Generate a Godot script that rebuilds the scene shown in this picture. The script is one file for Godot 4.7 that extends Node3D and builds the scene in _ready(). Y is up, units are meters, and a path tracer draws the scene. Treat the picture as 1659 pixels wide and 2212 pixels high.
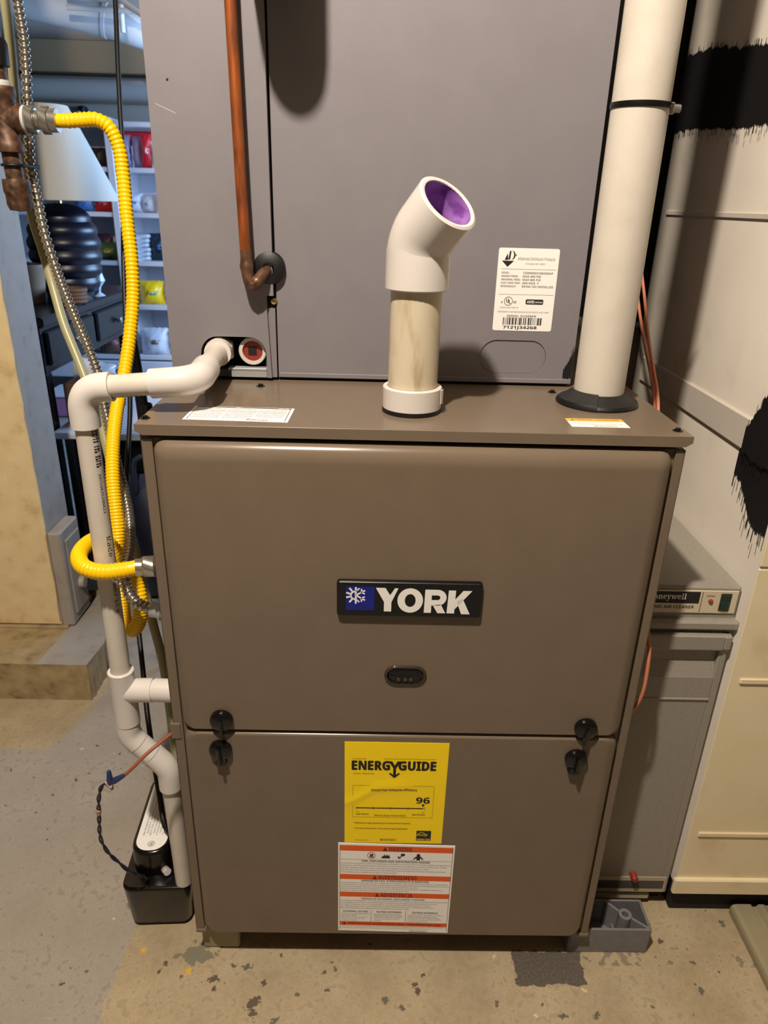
extends Node3D

# Basement furnace corner. Origin: front left bottom corner of the furnace cabinet; the floor lies at y = FLOOR.
const FLOOR := -0.055
const W := 0.6223          # furnace width
const TOP := 0.8327        # top of the furnace lid
var M := {}
var rng := RandomNumberGenerator.new()
var used := {}

# ------------------------------------------------------------------ helpers
func numbered(called: String, parent: Node) -> String:
	var key := str(parent.get_instance_id()) + called
	var n: int = used.get(key, 0)
	used[key] = n + 1
	return called if n == 0 else "%s_%03d" % [called, n]

func begin() -> SurfaceTool:
	var s := SurfaceTool.new()
	s.begin(Mesh.PRIMITIVE_TRIANGLES)
	s.set_smooth_group(-1)
	return s

func put(called: String, s: SurfaceTool, m: Material, parent: Node = self) -> MeshInstance3D:
	s.generate_normals()
	var o := MeshInstance3D.new()
	o.mesh = s.commit()
	o.material_override = m
	o.name = numbered(called, parent)
	o.cast_shadow = GeometryInstance3D.SHADOW_CASTING_SETTING_ON
	parent.add_child(o, true)
	return o

func tag(o: Node, label: String, category := "", group := "", kind := "") -> Node:
	if label: o.set_meta("label", label)
	if category: o.set_meta("category", category)
	if group: o.set_meta("group", group)
	if kind: o.set_meta("kind", kind)
	return o

func thing(called: String, label: String, category: String, at := Vector3.ZERO, group := "") -> Node3D:
	var o := Node3D.new()
	o.name = numbered(called, self)
	add_child(o, true)
	o.position = at
	tag(o, label, category, group)
	return o

func struct(called: String, s: SurfaceTool, m: Material, label := "") -> MeshInstance3D:
	var o := put(called, s, m)
	tag(o, label, "", "", "structure")
	return o

func face(s: SurfaceTool, pts: Array, out: Vector3, g := -1) -> void:
	var n: Vector3 = (pts[1] - pts[0]).cross(pts[2] - pts[0])
	if n.length_squared() < 1e-18 and pts.size() > 3: n = (pts[2] - pts[0]).cross(pts[3] - pts[0])
	var p := pts if n.dot(out) > 0.0 else Array(pts.duplicate())
	if n.dot(out) <= 0.0: p.reverse()
	s.set_smooth_group(g)
	for i in range(1, p.size() - 1):
		s.add_vertex(p[0]); s.add_vertex(p[i + 1]); s.add_vertex(p[i])

func box(s: SurfaceTool, lo: Vector3, hi: Vector3, b := 0.0, xf := Transform3D.IDENTITY) -> void:
	var c := (lo + hi) / 2.0
	var h := ((hi - lo) / 2.0).abs()
	b = minf(b, minf(h.x, minf(h.y, h.z)) * 0.99)
	var v := func(sg: Array, a: int) -> Vector3:
		var p := Vector3.ZERO
		for k in 3: p[k] = c[k] + sg[k] * (h[k] - (0.0 if k == a else b))
		return xf * p
	for a in 3:
		var u := (a + 1) % 3
		var w := (a + 2) % 3
		for sa in [-1, 1]:
			var pts := []
			for q in [[-1, -1], [1, -1], [1, 1], [-1, 1]]:
				var sg := [0, 0, 0]
				sg[a] = sa; sg[u] = q[0]; sg[w] = q[1]
				pts.append(v.call(sg, a))
			var o := Vector3.ZERO
			o[a] = sa
			face(s, pts, xf.basis * o)
	if b <= 0.0: return
	for a in 3:
		var u := (a + 1) % 3
		var w := (a + 2) % 3
		for su in [-1, 1]:
			for sw in [-1, 1]:
				var A := [0, 0, 0]
				var B := [0, 0, 0]
				A[a] = -1; A[u] = su; A[w] = sw
				B[a] = 1; B[u] = su; B[w] = sw
				var o := Vector3.ZERO
				o[u] = su; o[w] = sw
				face(s, [v.call(A, u), v.call(B, u), v.call(B, w), v.call(A, w)], xf.basis * o)
	for sx in [-1, 1]:
		for sy in [-1, 1]:
			for sz in [-1, 1]:
				var g := [sx, sy, sz]
				face(s, [v.call(g, 0), v.call(g, 1), v.call(g, 2)], xf.basis * Vector3(sx, sy, sz))

func ring_skin(s: SurfaceTool, A: Array, B: Array, mid: Vector3, g: int) -> void:
	var n := A.size()
	for i in n:
		var j := (i + 1) % n
		var pc: Vector3 = (A[i] + A[j] + B[i] + B[j]) / 4.0
		face(s, [A[i], A[j], B[j], B[i]], pc - mid, g)

# a tube along a path; radius is a number or a Callable(distance) -> number
func tube(s: SurfaceTool, path: Array, radius, segs := 12, cap := true, squash := 1.0) -> void:
	var n := path.size()
	var t0: Vector3 = (path[1] - path[0]).normalized()
	var u := t0.cross(Vector3.UP if absf(t0.y) < 0.9 else Vector3.RIGHT).normalized()
	var prev := []
	var dist := 0.0
	var last := t0
	for i in n:
		var t: Vector3 = ((path[mini(i + 1, n - 1)] as Vector3) - path[maxi(i - 1, 0)]).normalized()
		if i > 0:
			dist += path[i].distance_to(path[i - 1])
			var ax := last.cross(t)
			if ax.length() > 1e-7: u = u.rotated(ax.normalized(), last.angle_to(t))
			last = t
		u = (u - t * u.dot(t)).normalized()
		var w := t.cross(u)
		var r: float = radius.call(dist) if radius is Callable else radius
		var rg := []
		for k in segs:
			var a := TAU * k / segs
			rg.append(path[i] + (u * cos(a) + w * sin(a) * squash) * r)
		if prev:
			ring_skin(s, prev, rg, (path[i] + path[i - 1]) / 2.0, 1)
		elif cap: face(s, rg, -t)
		prev = rg
	if cap: face(s, prev, last)

func spline(pts: Array, step: float) -> Array:
	var dense := []
	for i in pts.size() - 1:
		var p0: Vector3 = pts[maxi(i - 1, 0)]
		var p1: Vector3 = pts[i]
		var p2: Vector3 = pts[i + 1]
		var p3: Vector3 = pts[mini(i + 2, pts.size() - 1)]
		for k in 24:
			dense.append(p1.cubic_interpolate(p2, p0, p3, k / 24.0))
	dense.append(pts[-1])
	var out := [dense[0]]
	var acc := 0.0
	for i in range(1, dense.size()):
		var a: Vector3 = dense[i - 1]
		var b: Vector3 = dense[i]
		var l := a.distance_to(b)
		if l < 1e-9: continue
		var d := step - acc
		while d <= l:
			out.append(a.lerp(b, d / l))
			d += step
		acc = l - (d - step)
	if (out[-1] as Vector3).distance_to(dense[-1]) > step * 0.3: out.append(dense[-1])
	return out

# profile of (radius, height) turned round xf's y axis; sharp corners stay sharp
func lathe(s: SurfaceTool, prof: Array, xf: Transform3D, segs := 24, arc := TAU) -> void:
	var g := 10
	var full := absf(arc - TAU) < 1e-4
	for i in prof.size() - 1:
		var a: Vector2 = prof[i]
		var b: Vector2 = prof[i + 1]
		if i > 0:
			var d0: Vector2 = (a - prof[i - 1])
			if absf(d0.angle_to(b - a)) > 0.6: g += 1
		var d := b - a
		var on := Vector2(d.y, -d.x)
		for k in segs:
			if a.x < 1e-7 and b.x < 1e-7: continue
			var t1 := arc * k / segs
			var t2 := arc * ((k + 1) % segs if full else k + 1) / segs
			var P := func(p: Vector2, t: float) -> Vector3: return xf * Vector3(p.x * cos(t), p.y, p.x * sin(t))
			var tm := (t1 + arc * (k + 1) / segs) / 2.0
			var out := xf.basis * Vector3(on.x * cos(tm), on.y, on.x * sin(tm))
			var pts := [P.call(a, t1), P.call(a, t2), P.call(b, t2), P.call(b, t1)]
			if a.x < 1e-7: pts = [P.call(a, t1), P.call(b, t2), P.call(b, t1)]
			elif b.x < 1e-7: pts = [P.call(a, t1), P.call(a, t2), P.call(b, t1)]
			face(s, pts, out, g)

func rrect(x0: float, x1: float, y0: float, y1: float, r: float, n := 5) -> PackedVector2Array:
	var p := PackedVector2Array()
	for q in [[x1 - r, y1 - r, 0.0], [x0 + r, y1 - r, 0.25], [x0 + r, y0 + r, 0.5], [x1 - r, y0 + r, 0.75]]:
		for k in n + 1:
			var a: float = TAU * (q[2] + 0.25 * k / n)
			p.append(Vector2(q[0] + r * cos(a), q[1] + r * sin(a)))
	return p

# plate: polygon in xy, from z0 to z1, optional holes are not needed here
func plate(s: SurfaceTool, poly: PackedVector2Array, z0: float, z1: float, xf := Transform3D.IDENTITY, smooth := false, back := true) -> void:
	var tri := Geometry2D.triangulate_polygon(poly)
	var up := xf.basis * Vector3(0, 0, 1)
	for i in range(0, tri.size(), 3):
		var f := []
		var b := []
		for k in 3:
			var q := poly[tri[i + k]]
			f.append(xf * Vector3(q.x, q.y, z1)); b.append(xf * Vector3(q.x, q.y, z0))
		face(s, f, up)
		if back: face(s, b, -up)
	var n := poly.size()
	var area := 0.0
	for i in n: area += poly[i].cross(poly[(i + 1) % n])
	for i in n:
		var p := poly[i]
		var q := poly[(i + 1) % n]
		var o := (q - p).orthogonal() * (-1.0 if area < 0 else 1.0)
		o = Vector2((q - p).y, -(q - p).x) * (1.0 if area > 0 else -1.0)
		face(s, [xf * Vector3(p.x, p.y, z0), xf * Vector3(q.x, q.y, z0), xf * Vector3(q.x, q.y, z1), xf * Vector3(p.x, p.y, z1)], xf.basis * Vector3(o.x, o.y, 0), 3 if smooth else -1)

# pressed sheet panel: rounded rectangle whose rim rolls back; rings of (inset, z); f = inset factors left, right, bottom, top
func panel(s: SurfaceTool, x0: float, x1: float, y0: float, y1: float, r: float, rings: Array, f := [1.0, 1.0, 1.0, 1.0], xf := Transform3D.IDENTITY) -> void:
	var prev := []
	for k in rings.size():
		var i: float = rings[k].x
		var p := rrect(x0 + i * f[0], x1 - i * f[1], y0 + i * f[2], y1 - i * f[3], maxf(r - i * 0.6, 0.002), 6)
		var rg := []
		for q in p: rg.append(xf * Vector3(q.x, q.y, rings[k].y))
		if prev:
			for a in rg.size():
				var b := (a + 1) % rg.size()
				face(s, [prev[a], prev[b], rg[b], rg[a]], xf.basis * Vector3((p[a].x + p[b].x) / 2 - (x0 + x1) / 2, (p[a].y + p[b].y) / 2 - (y0 + y1) / 2, 0).normalized() * 0.02 + xf.basis * Vector3(0, 0, 1) * 0.02, 2)
		prev = rg
	face(s, prev, xf.basis * Vector3(0, 0, 1), 2)

# ---- lettering: flat type fitted to a rectangle; place(x, y) -> point
var fonts := {}
func font(bold: bool, family: String) -> Font:
	var k := family + str(bold)
	if not fonts.has(k):
		var f := SystemFont.new()
		f.font_names = PackedStringArray([family])
		f.font_weight = 700 if bold else 400
		fonts[k] = f
	return fonts[k]

func write(s: SurfaceTool, words: String, x: float, y: float, w: float, h: float, place: Callable, bold := false, family := "Droid Sans", step := 4.0) -> void:
	var t := TextMesh.new()
	t.text = words
	t.font = font(bold, family)
	t.font_size = 48
	t.pixel_size = 0.01
	t.depth = 0.0
	t.curve_step = step
	var arr := t.get_mesh_arrays()
	if arr.is_empty() or arr[Mesh.ARRAY_VERTEX].size() == 0: return
	var v: PackedVector3Array = arr[Mesh.ARRAY_VERTEX]
	var idx: PackedInt32Array = arr[Mesh.ARRAY_INDEX]
	var lo := v[0]
	var hi := v[0]
	for p in v:
		lo = lo.min(p); hi = hi.max(p)
	var d := hi - lo
	var q := func(i: int) -> Vector3:
		return place.call(x + (v[i].x - lo.x) / d.x * w, y + (v[i].y - lo.y) / d.y * h)
	var o: Vector3 = (place.call(x + 0.0004, y) - place.call(x, y)).cross(place.call(x, y + 0.0004) - place.call(x, y))
	for i in range(0, idx.size(), 3):
		face(s, [q.call(idx[i]), q.call(idx[i + 1]), q.call(idx[i + 2])], o)

func bar(s: SurfaceTool, x: float, y: float, w: float, h: float, place: Callable) -> void:
	var o: Vector3 = (place.call(x + 0.0004, y) - place.call(x, y)).cross(place.call(x, y + 0.0004) - place.call(x, y))
	face(s, [place.call(x, y), place.call(x + w, y), place.call(x + w, y + h), place.call(x, y + h)], o)

func shape(s: SurfaceTool, poly: Array, place: Callable) -> void:
	var pp := PackedVector2Array(poly)
	var tri := Geometry2D.triangulate_polygon(pp)
	var c := pp[0]
	var o: Vector3 = (place.call(c.x + 0.0004, c.y) - place.call(c.x, c.y)).cross(place.call(c.x, c.y + 0.0004) - place.call(c.x, c.y))
	for i in range(0, tri.size(), 3):
		var f := []
		for k in 3: f.append(place.call(pp[tri[i + k]].x, pp[tri[i + k]].y))
		face(s, f, o)

func stroke(s: SurfaceTool, a: Vector2, b: Vector2, w: float, place: Callable) -> void:
	var n := (b - a).normalized().orthogonal() * w / 2.0
	shape(s, [a + n, b + n, b - n, a - n], place)

func ringshape(s: SurfaceTool, c: Vector2, r1: Vector2, r0: Vector2, place: Callable, a0 := 0.0, a1 := TAU, n := 32) -> void:
	for k in n:
		var t := a0 + (a1 - a0) * k / n
		var u := a0 + (a1 - a0) * (k + 1) / n
		var e := Vector2(cos(t), sin(t))
		var f := Vector2(cos(u), sin(u))
		shape(s, [c + e * r0, c + e * r1, c + f * r1, c + f * r0], place)

func barcode(s: SurfaceTool, x: float, y: float, w: float, h: float, place: Callable, horizontal := true, n := 40) -> void:
	var at := 0.0
	while at < 1.0:
		var t := (1 + rng.randi() % 3) / float(n) * 0.5
		if at + t > 1.0: break
		if horizontal: bar(s, x + at * w, y, t * w, h, place)
		else: bar(s, x, y + at * h, w, t * h, place)
		at += t + (1 + rng.randi() % 3) / float(n) * 0.5

# small print: lines of text filling a block from the top down
func lines(s: SurfaceTool, texts: Array, x: float, top: float, w: float, pitch: float, h: float, place: Callable, bold := false) -> void:
	var most := 1
	for t in texts: most = maxi(most, t.length())
	for i in texts.size():
		var t: String = texts[i]
		write(s, t, x, top - pitch * i - h, w * t.length() / most, h, place, bold, "Droid Sans", 14.0)

# ------------------------------------------------------------------ materials
func mat(called: String, c: Color, rough: float, metal := 0.0, spec := 0.5) -> StandardMaterial3D:
	var m := StandardMaterial3D.new()
	m.resource_name = called
	m.albedo_color = c
	m.roughness = rough
	m.metallic = metal
	m.metallic_specular = spec
	M[called] = m
	return m

func c8(r: int, g: int, b: int) -> Color: return Color8(r, g, b)

# a tiling texture: noise run through a colour ramp
func noise_image(seed_: int, freq: float, oct: int, stops: Array, size := 256, cell := false) -> ImageTexture:
	var n := FastNoiseLite.new()
	n.seed = seed_
	n.noise_type = FastNoiseLite.TYPE_CELLULAR if cell else FastNoiseLite.TYPE_SIMPLEX_SMOOTH
	n.frequency = freq
	n.fractal_octaves = oct
	n.fractal_type = FastNoiseLite.FRACTAL_FBM if oct > 1 else FastNoiseLite.FRACTAL_NONE
	var g := n.get_seamless_image(size, size)
	var grad := Gradient.new()
	grad.offsets = PackedFloat32Array(stops.map(func(q): return q[0]))
	grad.colors = PackedColorArray(stops.map(func(q): return q[1]))
	var lut := []
	for i in 256: lut.append(grad.sample(i / 255.0))
	g.convert(Image.FORMAT_L8)
	var src := g.get_data()
	var data := PackedByteArray()
	data.resize(size * size * 3)
	for i in size * size:
		var col: Color = lut[src[i]]
		data[i * 3] = col.r8; data[i * 3 + 1] = col.g8; data[i * 3 + 2] = col.b8
	return ImageTexture.create_from_image(Image.create_from_data(size, size, false, Image.FORMAT_RGB8, data))

func triplanar(m: StandardMaterial3D, tex: Texture2D, scale: float) -> void:
	m.albedo_texture = tex
	m.uv1_triplanar = true
	m.uv1_world_triplanar = true
	m.uv1_scale = Vector3.ONE * scale

func make_materials() -> void:
	var t := mat("furnace_paint", Color(1, 1, 1), 0.23, 0.0, 0.42)
	triplanar(t, noise_image(3, 0.03, 3, [[0.0, c8(113, 99, 84)], [1.0, c8(117, 103, 88)]], 128), 3.0)
	var coil := mat("coil_paint", Color(1, 1, 1), 0.45)
	triplanar(coil, noise_image(4, 0.03, 3, [[0.0, c8(123, 119, 124)], [1.0, c8(127, 123, 128)]], 128), 3.0)
	mat("coil_dark", c8(70, 68, 70), 0.5)
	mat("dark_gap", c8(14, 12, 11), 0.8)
	mat("pvc_white", c8(216, 210, 205), 0.28)
	var pc := mat("pvc_cream", Color(1, 1, 1), 0.35)
	triplanar(pc, noise_image(5, 0.02, 4, [[0.0, c8(200, 191, 178)], [0.5, c8(206, 198, 187)], [1.0, c8(209, 202, 191)]], 256), 4.0)
	var pd := mat("pvc_dirty", Color(1, 1, 1), 0.45)
	triplanar(pd, noise_image(6, 0.012, 5, [[0.0, c8(170, 148, 116)], [0.30, c8(196, 180, 152)], [0.42, c8(206, 193, 168)], [1.0, c8(210, 199, 177)]], 256), 5.0)
	pd.uv1_scale = Vector3(14, 3.5, 14)
	var pp := mat("primer_purple", Color(1, 1, 1), 0.3)
	triplanar(pp, noise_image(7, 0.012, 4, [[0.0, c8(104, 52, 132)], [0.45, c8(138, 84, 168)], [0.6, c8(176, 130, 204)], [1.0, c8(190, 150, 216)]], 256), 9.0)
	mat("rubber_black", c8(13, 12, 12), 0.5)
	mat("knob_black", c8(12, 12, 13), 0.22)
	mat("plastic_black", c8(16, 15, 15), 0.2)
	mat("badge_black", c8(9, 9, 10), 0.35)
	mat("white_print", c8(238, 236, 232), 0.5)
	mat("blue_print", c8(14, 28, 128), 0.4)
	mat("label_white", c8(243, 241, 238), 0.5)
	mat("label_grey", c8(205, 200, 194), 0.5)
	mat("label_yellow", c8(255, 221, 0), 0.4)
	mat("ink", c8(28, 26, 26), 0.6)
	mat("ink_grey", c8(118, 112, 108), 0.6)
	mat("ink_faint", c8(150, 144, 138), 0.6)
	mat("ink_brown", c8(120, 92, 10), 0.6)
	mat("ink_red", c8(120, 20, 18), 0.6)
	mat("sign_red", c8(200, 40, 34), 0.6)
	mat("band_orange", c8(226, 92, 24), 0.5)
	mat("band_amber", c8(232, 178, 70), 0.5)
	mat("star_ink", c8(30, 38, 34), 0.6)
	mat("screw_dark", c8(34, 32, 30), 0.3, 0.6)
	mat("screw_brass", c8(190, 160, 120), 0.25, 0.9)
	mat("glass_smoke", c8(58, 50, 42), 0.12)
	var co := mat("copper", Color(1, 1, 1), 0.45, 0.35)
	triplanar(co, noise_image(8, 0.012, 4, [[0.0, c8(84, 46, 24)], [0.45, c8(142, 74, 34)], [1.0, c8(170, 92, 42)]], 256), 6.0)
	co.uv1_scale = Vector3(30, 4, 30)
	var cb := mat("copper_burnt", Color(1, 1, 1), 0.4, 0.5)
	triplanar(cb, noise_image(9, 0.02, 4, [[0.0, c8(58, 42, 34)], [0.5, c8(116, 84, 64)], [1.0, c8(150, 112, 88)]], 128), 14.0)
	mat("solder", c8(150, 140, 130), 0.3, 0.8)
	mat("csst_yellow", c8(250, 200, 2), 0.38)
	mat("steel_bright", c8(196, 190, 180), 0.24, 0.9)
	mat("steel_dull", c8(170, 166, 158), 0.34, 0.85)
	mat("galvanised", c8(186, 188, 192), 0.4, 0.5)
	var ir := mat("black_iron", Color(1, 1, 1), 0.5, 0.35)
	triplanar(ir, noise_image(10, 0.02, 4, [[0.0, c8(44, 32, 26)], [0.45, c8(80, 58, 46)], [0.7, c8(110, 80, 60)], [1.0, c8(140, 104, 80)]], 256), 12.0)
	mat("tape_white", c8(190, 190, 186), 0.6)
	mat("vinyl_tube", c8(164, 160, 122), 0.35)
	mat("wire_brown", c8(152, 88, 62), 0.5)
	mat("wire_salmon", c8(196, 122, 92), 0.5)
	mat("wire_navy", c8(24, 26, 52), 0.45)
	mat("wire_nut", c8(38, 48, 92), 0.45)
	mat("tape_pink", c8(190, 160, 150), 0.6)
	mat("green_plastic", c8(96, 206, 40), 0.4)
	mat("red_plastic", c8(140, 48, 38), 0.4)
	mat("red_lamp", c8(150, 62, 38), 0.25)
	mat("switch_green", c8(34, 52, 46), 0.3)
	var du := mat("duct_paint", Color(1, 1, 1), 0.42)
	triplanar(du, noise_image(11, 0.01, 5, [[0.0, c8(196, 186, 172)], [0.3, c8(208, 200, 188)], [1.0, c8(214, 206, 194)]], 256), 2.2)
	var df := mat("duct_cream", Color(1, 1, 1), 0.45)
	triplanar(df, noise_image(12, 0.012, 5, [[0.0, c8(214, 196, 158)], [0.35, c8(228, 212, 176)], [1.0, c8(232, 217, 184)]], 256), 2.6)
	mat("mastic", c8(20, 19, 21), 0.55)
	var ac := mat("cleaner_grey", Color(1, 1, 1), 0.5)
	triplanar(ac, noise_image(13, 0.05, 4, [[0.0, c8(118, 112, 102)], [0.2, c8(142, 136, 126)], [1.0, c8(148, 142, 132)]], 256), 9.0)
	mat("cleaner_trim", c8(176, 164, 138), 0.45)
	mat("panel_ivory", c8(206, 192, 166), 0.45)
	var ri := mat("riser_grey", Color(1, 1, 1), 0.6)
	triplanar(ri, noise_image(14, 0.05, 3, [[0.0, c8(112, 110, 112)], [1.0, c8(124, 122, 124)]], 128), 8.0)
	var pl := mat("plaster_cream", Color(1, 1, 1), 0.75)
	triplanar(pl, noise_image(15, 0.02, 5, [[0.0, c8(198, 172, 122)], [0.3, c8(222, 198, 150)], [1.0, c8(232, 210, 164)]], 256), 3.0)
	var pg := mat("paint_grey", Color(1, 1, 1), 0.6)
	triplanar(pg, noise_image(16, 0.02, 5, [[0.0, c8(140, 132, 122)], [0.3, c8(156, 148, 138)], [1.0, c8(163, 155, 146)]], 256), 3.0)
	var cn := mat("concrete", Color(1, 1, 1), 0.85)
	triplanar(cn, noise_image(17, 0.02, 5, [[0.0, c8(116, 98, 68)], [0.3, c8(150, 130, 94)], [0.6, c8(164, 144, 106)], [1.0, c8(176, 156, 118)]], 256), 3.5)
	var fg := mat("floor_grey", Color(1, 1, 1), 0.65)
	triplanar(fg, noise_image(18, 0.02, 5, [[0.0, c8(136, 130, 122)], [0.5, c8(156, 150, 142)], [1.0, c8(164, 158, 150)]], 256), 2.5)
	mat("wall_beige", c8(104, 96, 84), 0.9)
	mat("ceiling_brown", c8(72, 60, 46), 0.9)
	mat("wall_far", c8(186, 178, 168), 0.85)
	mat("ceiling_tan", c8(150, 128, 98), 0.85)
	mat("soffit_grey", c8(188, 184, 180), 0.8)
	mat("board_olive", c8(148, 138, 112), 0.6)
	# far room
	mat("shade_cloth", c8(184, 180, 170), 0.9)
	mat("glaze_navy", c8(6, 9, 30), 0.38)
	mat("wood_black", c8(18, 19, 24), 0.25)
	mat("shelf_white", c8(206, 206, 214), 0.6)
	mat("duct_white", c8(214, 214, 216), 0.6)
	mat("basket_brown", c8(104, 74, 52), 0.8)
	mat("pot_tan", c8(142, 118, 96), 0.7)
	mat("card_brown", c8(88, 66, 52), 0.8)
	mat("bag_white", c8(206, 210, 220), 0.35)
	mat("bag_red", c8(196, 34, 44), 0.35)
	mat("bag_pink", c8(176, 120, 140), 0.4)
	mat("bag_mauve", c8(140, 128, 160), 0.4)
	mat("bag_yellow", c8(232, 196, 22), 0.35)
	mat("bag_teal", c8(18, 140, 140), 0.4)
	mat("bag_blue", c8(70, 116, 180), 0.4)
	mat("bag_navy", c8(24, 44, 66), 0.4)
	mat("bag_green", c8(70, 94, 56), 0.45)
	mat("bag_purple", c8(70, 44, 76), 0.45)
	mat("bag_brown", c8(120, 84, 70), 0.45)
	mat("bag_dark", c8(54, 40, 44), 0.5)
	mat("cloth_white", c8(190, 200, 214), 0.8)
	mat("cloth_navy", c8(34, 42, 66), 0.6)
	mat("bin_pink", c8(190, 130, 170), 0.5)
	mat("crystal", c8(190, 205, 226), 0.15)

# ------------------------------------------------------------------ scene
func _ready() -> void:
	rng.seed = 7
	# camera
	var cam := Camera3D.new()
	cam.name = "camera"
	add_child(cam)
	cam.position = Vector3(0.26473, 1.06735, 0.77691)
	cam.basis = Basis(Vector3.UP, -0.0173875) * Basis(Vector3.RIGHT, -0.4095179) * Basis(Vector3.BACK, 0.0281468)
	var at := CameraAttributesPhysical.new()
	at.frustum_focal_length = 16.76
	at.frustum_focus_distance = 0.95
	at.exposure_aperture = 6.5
	at.frustum_near = 0.05
	at.frustum_far = 60.0
	cam.attributes = at
	cam.near = 0.05
	cam.far = 60.0
	cam.fov = 71.206
	cam.current = true
	# environment: a closed basement, the sky only behind the window
	var we := WorldEnvironment.new()
	we.name = "environment"
	var e := Environment.new()
	e.background_mode = Environment.BG_COLOR
	e.background_color = Color(0.02, 0.022, 0.026)
	e.tonemap_mode = Environment.TONE_MAPPER_LINEAR
	e.tonemap_exposure = 1.0
	e.sdfgi_enabled = true
	e.ssao_enabled = true
	e.ssil_enabled = true
	we.environment = e
	add_child(we)
	# lamp over the aisle (its bulb is built in build_lamp_bulb) and the daylight of the far room's window
	build_lamp_bulb(Vector3(0.0, 2.19, 0.70), 4.2, Color(1.0, 0.945, 0.87))
	build_window(Vector3(1.2, 1.25, -2.50), 11.0, Color(0.66, 0.81, 1.0))
	make_materials()
	build_room()
	build_return_duct()
	build_furnace()
	build_coil()
	build_air_cleaner()
	build_risers()
	build_pipes()
	build_pump()
	build_left_lines()
	build_far_room()

func build_lamp_bulb(p: Vector3, energy: float, col: Color) -> void:
	var t := thing("ceiling_bulb", "bare round bulb in a white porcelain socket on the ceiling above the aisle", "light", p)
	var s := begin()
	var prof := []
	for k in 13:
		var a := PI * k / 12.0
		prof.append(Vector2(sin(a) * 0.034, -cos(a) * 0.034))
	lathe(s, prof, Transform3D.IDENTITY, 20)
	var g := mat("bulb_glow", Color(1, 0.95, 0.85), 0.4)
	g.emission_enabled = true
	g.emission = col
	g.emission_energy_multiplier = 6.0
	var b := put("bulb", s, g, t)
	b.cast_shadow = GeometryInstance3D.SHADOW_CASTING_SETTING_ON
	s = begin()
	lathe(s, [Vector2(0.0, 0.034), Vector2(0.02, 0.034), Vector2(0.024, 0.05), Vector2(0.055, 0.06), Vector2(0.058, 0.125), Vector2(0.0, 0.125)], Transform3D.IDENTITY, 24)
	put("socket", s, mat("porcelain", Color(0.9, 0.9, 0.88), 0.3), t)
	var l := OmniLight3D.new()
	l.name = "bulb_light"
	l.light_color = col
	l.light_energy = energy
	l.light_size = 0.033
	l.omni_range = 14.0
	l.omni_attenuation = 2.0
	l.shadow_enabled = true
	t.add_child(l)

func build_window(p: Vector3, energy: float, col: Color) -> void:
	# frosted daylight pane in the far room's right wall, facing left
	var t := Node3D.new()
	t.name = "window_1"
	add_child(t)
	t.position = p
	tag(t, "", "", "", "structure")
	var s := begin()
	box(s, Vector3(-0.004, -0.5, -0.8), Vector3(0.004, 0.5, 0.8))
	var g := mat("window_glow", Color(0.8, 0.88, 1), 0.6)
	g.emission_enabled = true
	g.emission = col
	g.emission_energy_multiplier = 1.5
	put("window_pane", s, g, t)
	s = begin()
	for q in [[-0.5, -0.54, -0.84, 0.84], [0.5, 0.54, -0.84, 0.84]]:
		box(s, Vector3(-0.03, minf(q[0], q[1]), q[2]), Vector3(0.04, maxf(q[0], q[1]), q[3]), 0.004)
	for q in [[-0.84, -0.8], [0.8, 0.84], [-0.02, 0.02]]:
		box(s, Vector3(-0.03, -0.5, q[0]), Vector3(0.04, 0.5, q[1]), 0.004)
	put("window_frame", s, mat("window_white", Color(0.8, 0.8, 0.8), 0.5), t)
	var l := AreaLight3D.new()
	l.name = "window_light"
	l.area_size = Vector2(1.6, 1.0)
	l.light_color = col
	l.light_energy = energy
	l.area_range = 14.0
	l.area_attenuation = 2.0
	l.shadow_enabled = true
	t.add_child(l)
	l.position = Vector3(-0.045, 0, 0)
	l.rotation.y = PI / 2

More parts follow.
